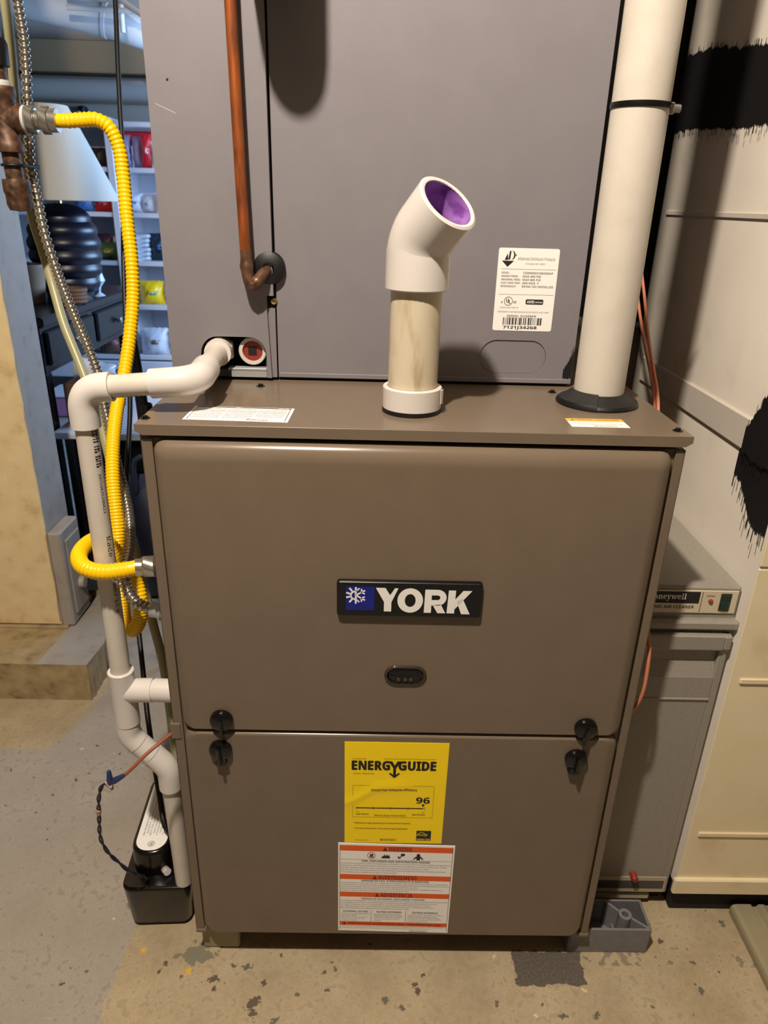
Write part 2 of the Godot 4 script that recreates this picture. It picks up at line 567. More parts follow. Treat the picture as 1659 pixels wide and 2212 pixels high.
# ---- room
func floor_texture() -> ImageTexture:
	# covers x -0.75..1.05, z -0.78..0.20 at one millimetre
	var wpx := 1800
	var hpx := 980
	var n1 := FastNoiseLite.new(); n1.seed = 21; n1.frequency = 0.006; n1.fractal_octaves = 4
	var n2 := FastNoiseLite.new(); n2.seed = 22; n2.frequency = 0.05; n2.fractal_octaves = 3
	var n3 := FastNoiseLite.new(); n3.seed = 23; n3.frequency = 0.25; n3.fractal_octaves = 2
	var data := PackedByteArray()
	data.resize(wpx * hpx * 3)
	var spots := []
	for k in 420:
		spots.append([rng.randf_range(-0.7, 1.0), rng.randf_range(-0.5, 0.19), 0.0006 + 0.0022 * pow(rng.randf(), 3.0), rng.randi() % 5, rng.randf_range(0.6, 2.2), rng.randf() * PI])
	for q in [[0.08, 0.02, 0.007], [0.11, 0.045, 0.006], [0.098, 0.075, 0.011], [0.165, 0.062, 0.005], [0.21, 0.055, 0.004], [0.30, 0.07, 0.008], [0.325, 0.08, 0.006], [0.345, 0.045, 0.006], [0.35, 0.055, 0.006], [0.47, 0.072, 0.005], [0.36, 0.03, 0.004], [0.62, 0.088, 0.006], [0.568, 0.09, 0.006], [0.22, 0.022, 0.004], [0.03, 0.04, 0.008], [0.035, 0.055, 0.006], [-0.05, 0.016, 0.006], [-0.056, 0.028, 0.004], [-0.02, 0.036, 0.004], [-0.2, 0.05, 0.004], [-0.17, 0.03, 0.004], [0.1, 0.09, 0.008], [0.135, 0.1, 0.006], [0.76, -0.03, 0.007], [0.80, 0.005, 0.005], [0.88, -0.065, 0.007], [0.795, 0.05, 0.007], [0.71, 0.075, 0.004]]:
		spots.append([q[0], q[1], q[2], 5, rng.randf_range(1.0, 1.8), rng.randf() * PI])
	var mask := {}
	for i in spots.size():
		var q: Array = spots[i]
		if q[3] == 5: q[2] *= 0.62
		var r: float = q[2] * 2.4
		for iy in range(int((q[1] - r + 0.78) * 1000), int((q[1] + r + 0.78) * 1000) + 1):
			for ix in range(int((q[0] - r + 0.75) * 1000), int((q[0] + r + 0.75) * 1000) + 1):
				var d := Vector2(ix * 0.001 - 0.75 - q[0], iy * 0.001 - 0.78 - q[1]).rotated(q[5])
				d.x /= q[4]
				if d.length() < q[2] * (1.0 + 0.9 * n2.get_noise_2d(ix * 3.0, iy * 3.0 + i)): mask[iy * wpx + ix] = q[3]
	for q in [[-0.0914, -0.0057, 0.004], [-0.012, 0.0284, 0.005]]:
		for iy in range(-9, 10):
			for ix in range(-9, 10):
				if Vector2(ix, iy).length() < q[2] * 1000 * (1.0 + 1.2 * n2.get_noise_2d(ix * 6.0, iy * 6.0)): mask[(int((q[1] + 0.78) * 1000) + iy) * wpx + int((q[0] + 0.75) * 1000) + ix] = 7
	var i := 0
	for iy in hpx:
		var z := iy * 0.001 - 0.78
		for ix in wpx:
			var x := ix * 0.001 - 0.75
			var a := n1.get_noise_2d(ix, iy)
			var b := n2.get_noise_2d(ix, iy)
			var c := n3.get_noise_2d(ix, iy)
			# bare concrete in front of the furnace and at the foot of the ledge, grey paint elsewhere
			var bare := smoothstep(-0.004, 0.004, x + 0.1205 + 0.01 * a + 0.003 * b) * (1.0 if z > -0.3 else 0.0)
			var edge := -0.465 - 0.18 * pow(maxf(0.0, (x + 0.47) / 0.085), 3.0) + 0.012 * a
			bare = maxf(bare, smoothstep(0.003, -0.003, z - edge) * (1.0 if x < -0.37 else 0.0))
			var g := Vector3(0.640, 0.605, 0.560) + Vector3.ONE * (0.035 * a + 0.02 * b + 0.02 * c)
			var k := Vector3(0.675, 0.608, 0.495) + Vector3(1, 1, 0.95) * (0.07 * a + 0.035 * b + 0.03 * c)
			var p := g.lerp(k, bare)
			p *= 1.0 - 0.10 * smoothstep(0.25, 0.6, b + 0.4 * a)
			# old wet patch and grey mortar smears
			var wet := Vector2(maxf(absf(x - 0.562) - 0.052, 0.0), maxf(absf(z - 0.016) - 0.024, 0.0)).length() + 0.006 * b
			if wet < 0.004: p = Vector3(0.36, 0.33, 0.30) * (1.0 + 0.25 * c)
			var smear := Vector2((x + 0.005) / 1.3, z - 0.0).length() + 0.02 * b
			if smear < 0.018: p = p.lerp(Vector3(0.42, 0.42, 0.36), 0.7)
			if x > 0.6 and z > -0.02 and z < 0.012 and b + a > 0.25: p = p.lerp(Vector3(0.42, 0.40, 0.35), 0.6)
			if mask.has(i / 3):
				match mask[i / 3]:
					7: p = Vector3(0.86, 0.66, 0.26)
					4: p = p * 1.25
					5: p = p.lerp(Vector3(0.30, 0.25, 0.21) if (ix / 40) % 2 else Vector3(0.34, 0.33, 0.29), 0.8)
					_: p = p.lerp(Vector3(0.32, 0.25, 0.18), 0.75)
			data[i] = clampi(int(p.x * 255), 0, 255); data[i + 1] = clampi(int(p.y * 255), 0, 255); data[i + 2] = clampi(int(p.z * 255), 0, 255)
			i += 3
	return ImageTexture.create_from_image(Image.create_from_data(wpx, hpx, false, Image.FORMAT_RGB8, data))

func build_room() -> void:
	# floor: one slab, its near part with its own paint and stains
	var fm := mat("floor_near", Color(1, 1, 1), 0.7)
	fm.albedo_texture = floor_texture()
	var s := begin()
	var X := [-3.6, -0.75, 1.05, 2.0]
	var Z := [-4.3, -0.78, 0.20, 2.6]
	for i in 3:
		for j in 3:
			if i == 1 and j == 1: continue
			face(s, [Vector3(X[i], FLOOR, Z[j]), Vector3(X[i + 1], FLOOR, Z[j]), Vector3(X[i + 1], FLOOR, Z[j + 1]), Vector3(X[i], FLOOR, Z[j + 1])], Vector3.UP)
	box(s, Vector3(-3.6, FLOOR - 0.15, -4.3), Vector3(2.0, FLOOR - 0.001, 2.6))
	s.generate_normals()
	var am := s.commit()
	var n := begin()
	n.set_normal(Vector3.UP)
	var A := [Vector3(-0.75, FLOOR, -0.78), Vector3(1.05, FLOOR, -0.78), Vector3(1.05, FLOOR, 0.20), Vector3(-0.75, FLOOR, 0.20)]
	var UV := [Vector2(0, 0), Vector2(1, 0), Vector2(1, 1), Vector2(0, 1)]
	for k in [0, 1, 2, 0, 2, 3]:
		n.set_uv(UV[k]); n.add_vertex(A[k])
	n.generate_normals()
	am = n.commit(am)
	am.surface_set_material(0, M.floor_grey)
	am.surface_set_material(1, fm)
	var o := MeshInstance3D.new()
	o.mesh = am
	o.name = "floor"
	add_child(o, true)
	tag(o, "", "", "", "structure")
	# walls and ceiling, all with thickness
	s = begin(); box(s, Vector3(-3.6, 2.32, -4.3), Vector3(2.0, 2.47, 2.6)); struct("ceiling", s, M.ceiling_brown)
	s = begin(); box(s, Vector3(-3.6, FLOOR, -4.3), Vector3(2.0, 2.32, -4.15)); struct("wall_far", s, M.wall_far)
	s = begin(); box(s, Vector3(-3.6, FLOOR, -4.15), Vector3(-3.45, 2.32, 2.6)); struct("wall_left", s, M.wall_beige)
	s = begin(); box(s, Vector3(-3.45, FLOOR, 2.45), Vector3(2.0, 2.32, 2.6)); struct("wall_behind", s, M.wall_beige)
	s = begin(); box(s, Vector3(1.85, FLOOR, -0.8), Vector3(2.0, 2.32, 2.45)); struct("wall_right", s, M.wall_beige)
	s = begin(); box(s, Vector3(0.56, FLOOR, -0.92), Vector3(1.85, 2.32, -0.80)); struct("wall_back", s, M.wall_far)
	# right wall of the far room, with the window opening
	s = begin()
	box(s, Vector3(1.16, FLOOR, -4.15), Vector3(1.24, 0.71, -0.92))
	box(s, Vector3(1.16, 1.79, -4.15), Vector3(1.24, 2.32, -0.92))
	box(s, Vector3(1.16, 0.71, -4.15), Vector3(1.24, 1.79, -3.34))
	box(s, Vector3(1.16, 0.71, -1.66), Vector3(1.24, 1.79, -0.92))
	struct("wall_window", s, M.wall_far)
	s = begin(); box(s, Vector3(0.56, FLOOR, -1.78), Vector3(0.66, 2.32, -0.92)); struct("wall_light_block", s, M.wall_far)  # unseen wall added to keep the window's cool light off the jamb
	# end of the partition on the left: cream plaster front, grey painted jamb, stepped concrete footing
	s = begin(); box(s, Vector3(-3.45, 0.040, -0.945), Vector3(-0.532, 2.32, -0.812), 0.004); struct("wall_partition", s, M.paint_grey)
	s = begin()
	var edge := PackedVector2Array([Vector2(-3.45, 0.046), Vector2(-0.532, 0.046)])
	for k in 60:
		edge.append(Vector2(-0.532 + rng.randf_range(-0.0025, 0.0015), 0.05 + 2.25 * k / 59.0))
	edge.append(Vector2(-3.45, 2.30))
	plate(s, edge, -0.812, -0.806)
	struct("trim_1", s, M.plaster_cream)
	s = begin()
	box(s, Vector3(-3.45, FLOOR, -0.97), Vector3(-0.515, 0.042, -0.800), 0.004)
	var top := [Vector3(-3.45, 0.047, -0.630), Vector3(-0.402, 0.047, -0.630), Vector3(-0.400, 0.036, -0.74), Vector3(-0.47, 0.024, -1.02), Vector3(-3.45, 0.024, -1.02)]
	var ft := begin()
	var n2 := FastNoiseLite.new(); n2.seed = 5; n2.frequency = 40.0
	for k in top.size():
		var a: Vector3 = top[k]
		var b: Vector3 = top[(k + 1) % top.size()]
		var steps := 40 if k == 1 or k == 0 else 1
		for q in steps:
			var p0 := a.lerp(b, q / float(steps))
			var p1 := a.lerp(b, (q + 1) / float(steps))
			var o0 := Vector3(n2.get_noise_1d(p0.x + p0.z), 0, 0) * (0.006 if k == 1 else 0.0)
			var o1 := Vector3(n2.get_noise_1d(p1.x + p1.z), 0, 0) * (0.006 if k == 1 else 0.0)
			face(ft, [p0, p1, Vector3(p1.x, FLOOR, p1.z) + o1, Vector3(p0.x, FLOOR, p0.z) + o0], Vector3((p0.x + p1.x) / 2 + 1.5, 0, (p0.z + p1.z) / 2 + 0.82))
	face(ft, [top[0], Vector3(-0.520, 0.047, -0.630), Vector3(-0.505, 0.0345, -0.80), Vector3(-3.45, 0.0345, -0.80)], Vector3.UP)
	var gp := begin()
	face(gp, [Vector3(-0.520, 0.047, -0.630), top[1], top[2], top[3], Vector3(-0.505, 0.024, -1.02), Vector3(-0.505, 0.0345, -0.80)], Vector3.UP)
	struct("trim_6", gp, M.paint_grey)
	struct("trim_2", s, M.concrete)
	struct("trim_3", ft, M.concrete)
	# electrical box on the jamb
	var t := thing("outlet_box", "grey painted outlet box low on the jamb of the left partition", "outlet", Vector3(-0.532, 0.17, -0.872))
	s = begin(); box(s, Vector3(0, -0.132, -0.05), Vector3(0.032, 0.132, 0.062), 0.004); put("body", s, M.paint_grey, t)
	s = begin(); box(s, Vector3(0.032, -0.105, -0.038), Vector3(0.037, 0.105, 0.045), 0.003); put("cover_plate", s, M.paint_grey, t)
	s = begin()
	lathe(s, [Vector2(0, 0.014), Vector2(0.014, 0.014), Vector2(0.017, 0.0), Vector2(0.0, 0.0)], Transform3D(Basis(Vector3.BACK, -PI / 2), Vector3(0.037, 0.03, 0.0)), 16)
	put("receptacle", s, M.paint_grey, t)
	s = begin()
	lathe(s, [Vector2(0, 0.012), Vector2(0.014, 0.012), Vector2(0.017, 0.0), Vector2(0.0, 0.0)], Transform3D(Basis(Vector3.BACK, -PI / 2), Vector3(0.037, -0.035, 0.0)), 16)
	put("receptacle", s, M.paint_grey, t)
	# small black fixture far behind, on the wall
	# board lying on the floor at the right
	t = thing("panelled_board", "olive grey board with a moulded edge lying on the floor at lower right", "board", Vector3(0.9, FLOOR, -0.085))
	s = begin()
	var prof := PackedVector2Array([Vector2(0.0, 0.004), Vector2(0.40, 0.004), Vector2(0.40, 0.019), Vector2(0.062, 0.019), Vector2(0.056, 0.022), Vector2(0.048, 0.022), Vector2(0.044, 0.016), Vector2(0.038, 0.016), Vector2(0.034, 0.022), Vector2(0.008, 0.022), Vector2(0.002, 0.019), Vector2(0.0, 0.014)])
	plate(s, prof, -0.6, 0.0, Transform3D(Basis.IDENTITY, Vector3(0, 0, 0.6)))
	put("board", s, M.board_olive, t)

# strip of brushed-on mastic with ragged edges; u runs along, lo/hi are Callables(u) -> v, place(u, v)
func brushed(s: SurfaceTool, u0: float, u1: float, lo: Callable, hi: Callable, place: Callable, rag: float, w := 0.0009) -> void:
	var n := int((u1 - u0) / w)
	var nz := FastNoiseLite.new(); nz.seed = rng.randi() % 1000; nz.frequency = 30.0
	for k in n:
		var u := u0 + (u1 - u0) * k / n
		var j0 := rng.randf()
		var j1 := rng.randf()
		var a: float = lo.call(u) - rag * (0.45 * j0 + (0.9 if j0 > 0.88 else 0.0) + 0.6 * nz.get_noise_1d(u))
		var b: float = hi.call(u) + rag * (0.45 * j1 + (0.6 if j1 > 0.9 else 0.0) + 0.6 * nz.get_noise_1d(u + 9.0))
		bar(s, u, a, (u1 - u0) / n, b - a, place)
		if rng.randf() < 0.12:
			var q := rag * rng.randf_range(0.3, 1.6)
			bar(s, u, a - q * 1.6, (u1 - u0) / n * 0.7, q, place)

func build_return_duct() -> void:
	var t := thing("return_duct", "white painted sheet metal return duct at the right with black mastic seams", "duct", Vector3.ZERO)
	var x0 := 0.793
	var s := begin()
	# body: left face at x0, far corner rounded, front face cream
	var poly := PackedVector2Array([Vector2(x0, -0.085)])
	for k in 7:
		var a := PI + PI / 2 * k / 6.0
		poly.append(Vector2(x0 + 0.035 + 0.035 * cos(a), -0.70 + 0.035 + 0.035 * sin(a)))
	poly.append(Vector2(1.75, -0.70)); poly.append(Vector2(1.75, -0.085))
	var xf := Transform3D(Basis(Vector3.RIGHT, Vector3.BACK, Vector3.UP), Vector3.ZERO)
	# extrude upward: (x, z) -> (x, y, z)
	plate(s, poly, 0.012, 2.1, Transform3D(Basis(Vector3(1, 0, 0), Vector3(0, 0, 1), Vector3(0, 1, 0)), Vector3.ZERO), true)
	put("body", s, M.duct_paint, t)
	s = begin(); box(s, Vector3(x0 + 0.0004, 0.012, -0.086), Vector3(1.74, 0.62, -0.083), 0.0008); box(s, Vector3(x0 + 0.0004, 0.625, -0.086), Vector3(1.74, 2.1, -0.082), 0.0008)
	put("front_sheet", s, M.duct_cream, t)
	for y in [0.4370, 0.1330]:
		s = begin(); box(s, Vector3(x0 + 0.014, y - 0.005, -0.083), Vector3(1.74, y + 0.005, -0.0795), 0.002); put("drive_cleat", s, M.duct_cream, t)
	s = begin(); box(s, Vector3(x0 - 0.006, 0.0, -0.085), Vector3(1.74, 0.033, -0.076), 0.002); put("bottom_flange", s, M.duct_cream, t)
	s = begin(); box(s, Vector3(0.797, FLOOR, -0.60), Vector3(1.70, 0.010, -0.092), 0.002); put("shade_block", s, M.dark_gap, t)  # black block added to stand in for the deep shade under the duct
	# raised flange band and thin cleat on the left face
	s = begin(); box(s, Vector3(x0 - 0.005, 0.756, -0.63), Vector3(x0, 0.803, -0.085), 0.0022); put("flange_band", s, M.duct_paint, t)
	s = begin(); box(s, Vector3(x0 - 0.003, 1.058, -0.64), Vector3(x0, 1.066, -0.09), 0.001); put("seam_cleat", s, M.duct_paint, t)
	# black mastic over the seams
	var L := func(u: float, v: float) -> Vector3: return Vector3(x0 - 0.0012, v, -u)
	s = begin()
	brushed(s, 0.09, 0.665, func(u): return 1.172 + 0.010 * smoothstep(0.2, 0.4, u) + 0.014 * smoothstep(0.4, 0.62, u), func(u): return 1.262 + 0.016 * smoothstep(0.15, 0.4, u) + 0.030 * smoothstep(0.36, 0.62, u), L, 0.009)
	var CR := func(u: float, v: float) -> Vector3: return Vector3(x0 + 0.035 - 0.0362 * cos(u / 0.035), v, -0.665 - 0.0362 * sin(u / 0.035))
	brushed(s, 0.0, 0.055, func(u): return 1.195 - 0.42 * smoothstep(0.012, 0.034, u), func(_u): return 1.315, CR, 0.010)
	put("mastic", s, M.mastic, t)
	s = begin()
	var B := func(u: float, v: float) -> Vector3: return Vector3(x0 - 0.0058, v, -u)
	brushed(s, 0.088, 0.202, func(u): return 0.668 + 0.05 * smoothstep(0.11, 0.19, u), func(u): return 0.762, L, 0.016)
	brushed(s, 0.088, 0.190, func(_u): return 0.756, func(u): return 0.82 - 0.03 * smoothstep(0.165, 0.19, u), B, 0.012)
	brushed(s, 0.088, 0.172, func(_u): return 0.804, func(u): return 0.86 - 0.5 * maxf(0.0, u - 0.12), L, 0.012)
	put("mastic", s, M.mastic, t)
	# black sealed panel closing the gap behind the coil
	t = thing("filler_panel", "black sealed sheet metal panel in the gap behind the vent pipe", "panel", Vector3.ZERO)
	s = begin()
	box(s, Vector3(0.546, 0.838, -0.775), Vector3(0.835, 2.1, -0.752), 0.002)
	put("sheet", s, M.duct_paint, t)
	s = begin()
	var P := func(u: float, v: float) -> Vector3: return Vector3(u, v, -0.7512)
	brushed(s, 0.548, 0.833, func(u): return 0.865 + 0.012 * sin(u * 60.0), func(_u): return 2.08, P, 0.014)
	put("mastic", s, M.mastic, t)

# ---- furnace
func build_furnace() -> void:
	var t := thing("furnace", "brown metal gas furnace cabinet with black nameplate and yellow energy label", "furnace")
	var p: StandardMaterial3D = M.furnace_paint
	var s := begin()
	# cabinet: side wraps with front flanges, back, bottom, inner face
	box(s, Vector3(0.0, 0.0, -0.749), Vector3(0.0018, 0.815, 0.0), 0.0006)
	box(s, Vector3(W - 0.0018, 0.0, -0.749), Vector3(W, 0.815, 0.0), 0.0006)
	box(s, Vector3(0.0, 0.0, -0.0018), Vector3(0.0130, 0.815, 0.0), 0.0006)
	box(s, Vector3(0.0124, 0.0, -0.0050), Vector3(0.0130, 0.815, -0.0008))
	box(s, Vector3(W - 0.0110, 0.0, -0.0050), Vector3(W - 0.0104, 0.815, -0.0008))
	box(s, Vector3(W - 0.0110, 0.0, -0.0018), Vector3(W, 0.815, 0.0), 0.0006)
	box(s, Vector3(0.0018, 0.0, -0.749), Vector3(W - 0.0018, 0.815, -0.745))
	box(s, Vector3(0.0018, 0.002, -0.745), Vector3(W - 0.0018, 0.006, -0.001))
	put("cabinet", s, p, t)
	s = begin()
	box(s, Vector3(0.002, 0.007, -0.05), Vector3(W - 0.002, 0.8145, -0.0045))
	put("inner_frame", s, p, t)
	s = begin()
	box(s, Vector3(0.0, -0.0005, -0.004), Vector3(0.016, 0.0055, 0.003), 0.001)
	put("corner_clip", s, p, t)
	s = begin()
	box(s, Vector3(W - 0.016, -0.0005, -0.004), Vector3(W + 0.001, 0.0055, 0.003), 0.001)
	put("corner_clip", s, p, t)
	s = begin()
	box(s, Vector3(-0.0035, 0.385, -0.02), Vector3(0.0105, 0.412, 0.0015), 0.0015)
	put("corner_clip", s, p, t)
	# lid with bevelled skirt
	s = begin()
	var lid := PackedVector2Array([Vector2(-0.0042, TOP - 0.008), Vector2(0.0035, TOP - 0.0128), Vector2(W - 0.0035, TOP - 0.0128), Vector2(W + 0.0042, TOP - 0.008), Vector2(W + 0.0042, TOP - 0.0005), Vector2(-0.0042, TOP - 0.0005)])
	plate(s, lid, 0.0028, 0.0044)
	box(s, Vector3(-0.0042, TOP - 0.0018, -0.752), Vector3(W + 0.0042, TOP, 0.0044), 0.0009)
	box(s, Vector3(-0.0042, TOP - 0.013, -0.752), Vector3(-0.0030, TOP - 0.001, -0.006), 0.0003)
	box(s, Vector3(W + 0.0030, TOP - 0.013, -0.752), Vector3(W + 0.0042, TOP - 0.001, -0.006), 0.0003)
	put("lid", s, p, t)
	# doors: pressed sheet with rolled rims
	var roll := [Vector2(0, -0.004), Vector2(0, -0.002), Vector2(0.0012, 0.0012), Vector2(0.0040, 0.0052), Vector2(0.0080, 0.0084), Vector2(0.0130, 0.0106), Vector2(0.0180, 0.0117), Vector2(0.0210, 0.012), Vector2(0.0230, 0.012)]
	s = begin()
	panel(s, 0.0135, 0.6085, 0.4103, 0.8146, 0.016, roll, [0.8, 0.8, 0.12, 1.0])
	put("upper_door", s, p, t)
	s = begin()
	panel(s, 0.0135, 0.6085, 0.0095, 0.4085, 0.020, roll, [0.8, 0.8, 0.25, 0.25])
	put("lower_door", s, p, t)
	# screws of the lid
	for q in [[0.0022, -0.0185], [0.6158, -0.0175], [0.109, -0.184], [0.508, -0.189]]:
		s = begin()
		var xf := Transform3D(Basis.IDENTITY, Vector3(q[0], TOP, q[1]))
		lathe(s, [Vector2(0.0, 0.0036), Vector2(0.0026, 0.0036), Vector2(0.0034, 0.003), Vector2(0.0036, 0.001), Vector2(0.0062, 0.0008), Vector2(0.0062, 0.0)], xf, 6)
		put("screw", s, M.screw_dark, t)
	# latches: round black knobs with a thumb wing
	for q in [[0.0700, 0.4300, 1], [0.5568, 0.4262, 1], [0.0655, 0.3800, -1], [0.5505, 0.3735, -1]]:
		s = begin()
		var xf := Transform3D(Basis(Vector3.RIGHT, PI / 2), Vector3(q[0], q[1], 0.012))
		lathe(s, [Vector2(0.0152, 0.0), Vector2(0.0155, 0.004), Vector2(0.0145, 0.0075), Vector2(0.011, 0.0095), Vector2(0.0, 0.0102)], xf, 28)
		var k := put("latch", s, M.knob_black, t)
		s = begin()
		var lean := Basis(Vector3.BACK, -0.10 if q[0] > 0.3 else 0.06)
		if q[2] > 0: box(s, Vector3(-0.0022, -0.0215, 0.002), Vector3(0.0022, 0.006, 0.014), 0.0012, Transform3D(lean, Vector3(q[0], q[1], 0.012)))
		else:
			box(s, Vector3(-0.0022, -0.0150, 0.006), Vector3(0.0022, 0.0135, 0.0185), 0.0016, Transform3D(lean, Vector3(q[0], q[1], 0.012)))
			var tab := PackedVector2Array([Vector2(-0.0045, -0.010), Vector2(-0.0085, -0.0185), Vector2(-0.004, -0.0212), Vector2(0.004, -0.0212), Vector2(0.0078, -0.0185), Vector2(0.0065, -0.010)])
			plate(s, tab, 0.003, 0.010, Transform3D(lean, Vector3(q[0], q[1], 0.012)))
		put("thumb_wing", s, M.knob_black, k)
	# sight glass
	var sg := Vector3(0.3115, 0.506, 0.012)
	s = begin()
	panel(s, sg.x - 0.0275, sg.x + 0.0275, sg.y - 0.0148, sg.y + 0.0148, 0.0146, [Vector2(0, 0.010), Vector2(0.0004, 0.0142), Vector2(0.0022, 0.0152), Vector2(0.0034, 0.0142), Vector2(0.0040, 0.0125)])
	var gl := put("sight_glass", s, M.glass_smoke, t)
	s = begin()
	panel(s, sg.x - 0.0225, sg.x + 0.0225, sg.y - 0.0102, sg.y + 0.0102, 0.0101, [Vector2(0, 0.012), Vector2(0.0004, 0.0128), Vector2(0.0012, 0.0130)])
	put("bezel_window", s, M.badge_black, gl)
	s = begin()
	for dx in [-0.0085, 0.0005, 0.0075]:
		lathe(s, [Vector2(0.0030, 0.0), Vector2(0.0024, 0.0022), Vector2(0.0, 0.003)], Transform3D(Basis(Vector3.RIGHT, PI / 2), Vector3(sg.x + dx, sg.y - 0.0068, 0.0128)), 12)
	put("lens", s, M.glass_smoke, gl)
	build_badge(t)
	build_energy_label(t)
	build_warning_label(t)
	build_lid_labels(t)

func build_badge(t: Node3D) -> void:
	# 1 unit of the drawing = one badge width / 1342
	var s := begin()
	var x0 := 0.2232
	var x1 := 0.4008
	var y0 := 0.5975
	var y1 := 0.6458
	panel(s, x0, x1, y0, y1, 0.004, [Vector2(0, 0.0115), Vector2(0.0, 0.0172), Vector2(0.0006, 0.0186), Vector2(0.0018, 0.0194), Vector2(0.0026, 0.0194)])
	var b := put("nameplate", s, M.badge_black, t)
	var k := (x1 - x0) / 1342.0
	var F := func(x: float, y: float) -> Vector3: return Vector3(x0 + (x - 155.0) * k, 0.6218 + (316.0 - y) * k * 1.06, 0.01955)
	s = begin()
	bar(s, 240, 424, 262, -236, F)
	put("blue_square", s, M.blue_print, b)
	var G := func(x: float, y: float) -> Vector3: return F.call(x, y) + Vector3(0, 0, 0.00012)
	s = begin()
	shape(s, [Vector2(513, 197), Vector2(602, 197), Vector2(646, 268), Vector2(690, 197), Vector2(722, 200), Vector2(718, 206), Vector2(660, 338), Vector2(660, 432), Vector2(592, 432), Vector2(592, 338)], G)
	ringshape(s, Vector2(833, 318), Vector2(118, 122), Vector2(50, 64), G, 0, TAU, 48)
	# R
	shape(s, [Vector2(968, 206), Vector2(1030, 206), Vector2(1030, 438), Vector2(963, 438)], G)
	shape(s, [Vector2(1030, 206), Vector2(1085, 206), Vector2(1085, 262), Vector2(1030, 262)], G)
	shape(s, [Vector2(1030, 308), Vector2(1085, 308), Vector2(1085, 364), Vector2(1030, 364)], G)
	ringshape(s, Vector2(1085, 285), Vector2(82, 79), Vector2(24, 23), G, -PI / 2, PI / 2, 20)
	shape(s, [Vector2(1044, 362), Vector2(1118, 352), Vector2(1164, 440), Vector2(1090, 440)], G)
	# K
	shape(s, [Vector2(1184, 210), Vector2(1250, 210), Vector2(1246, 440), Vector2(1176, 440)], G)
	shape(s, [Vector2(1248, 300), Vector2(1318, 212), Vector2(1400, 212), Vector2(1248, 398)], G)
	shape(s, [Vector2(1262, 318), Vector2(1316, 290), Vector2(1392, 446), Vector2(1312, 446)], G)
	# snowflake and sun
	var c := Vector2(331, 275)
	stroke(s, c + Vector2(0, -80), c + Vector2(0, 84), 17, G)
	ringshape(s, c + Vector2(-8, 2), Vector2(46, 46), Vector2(30, 30), G, PI / 2, 1.5 * PI, 14)
	for a in [100, 130, 165, 195, 230]:
		if a == 100: continue
		var d := Vector2(cos(deg_to_rad(a)), sin(deg_to_rad(a)))
		stroke(s, c + d * 50, c + d * 92, 17, G)
	for a in [-30, 30]:
		var d := Vector2(cos(deg_to_rad(a)), sin(deg_to_rad(a)))
		stroke(s, c, c + d * 98, 15, G)
		for q in [-55, 55]:
			stroke(s, c + d * 58, c + d * 58 + d.rotated(deg_to_rad(q)) * 36, 13, G)
	for q in [-1, 1]:
		stroke(s, c + Vector2(0, 40 * q), c + Vector2(34, 68 * q), 13, G)
	put("lettering", s, M.white_print, b)

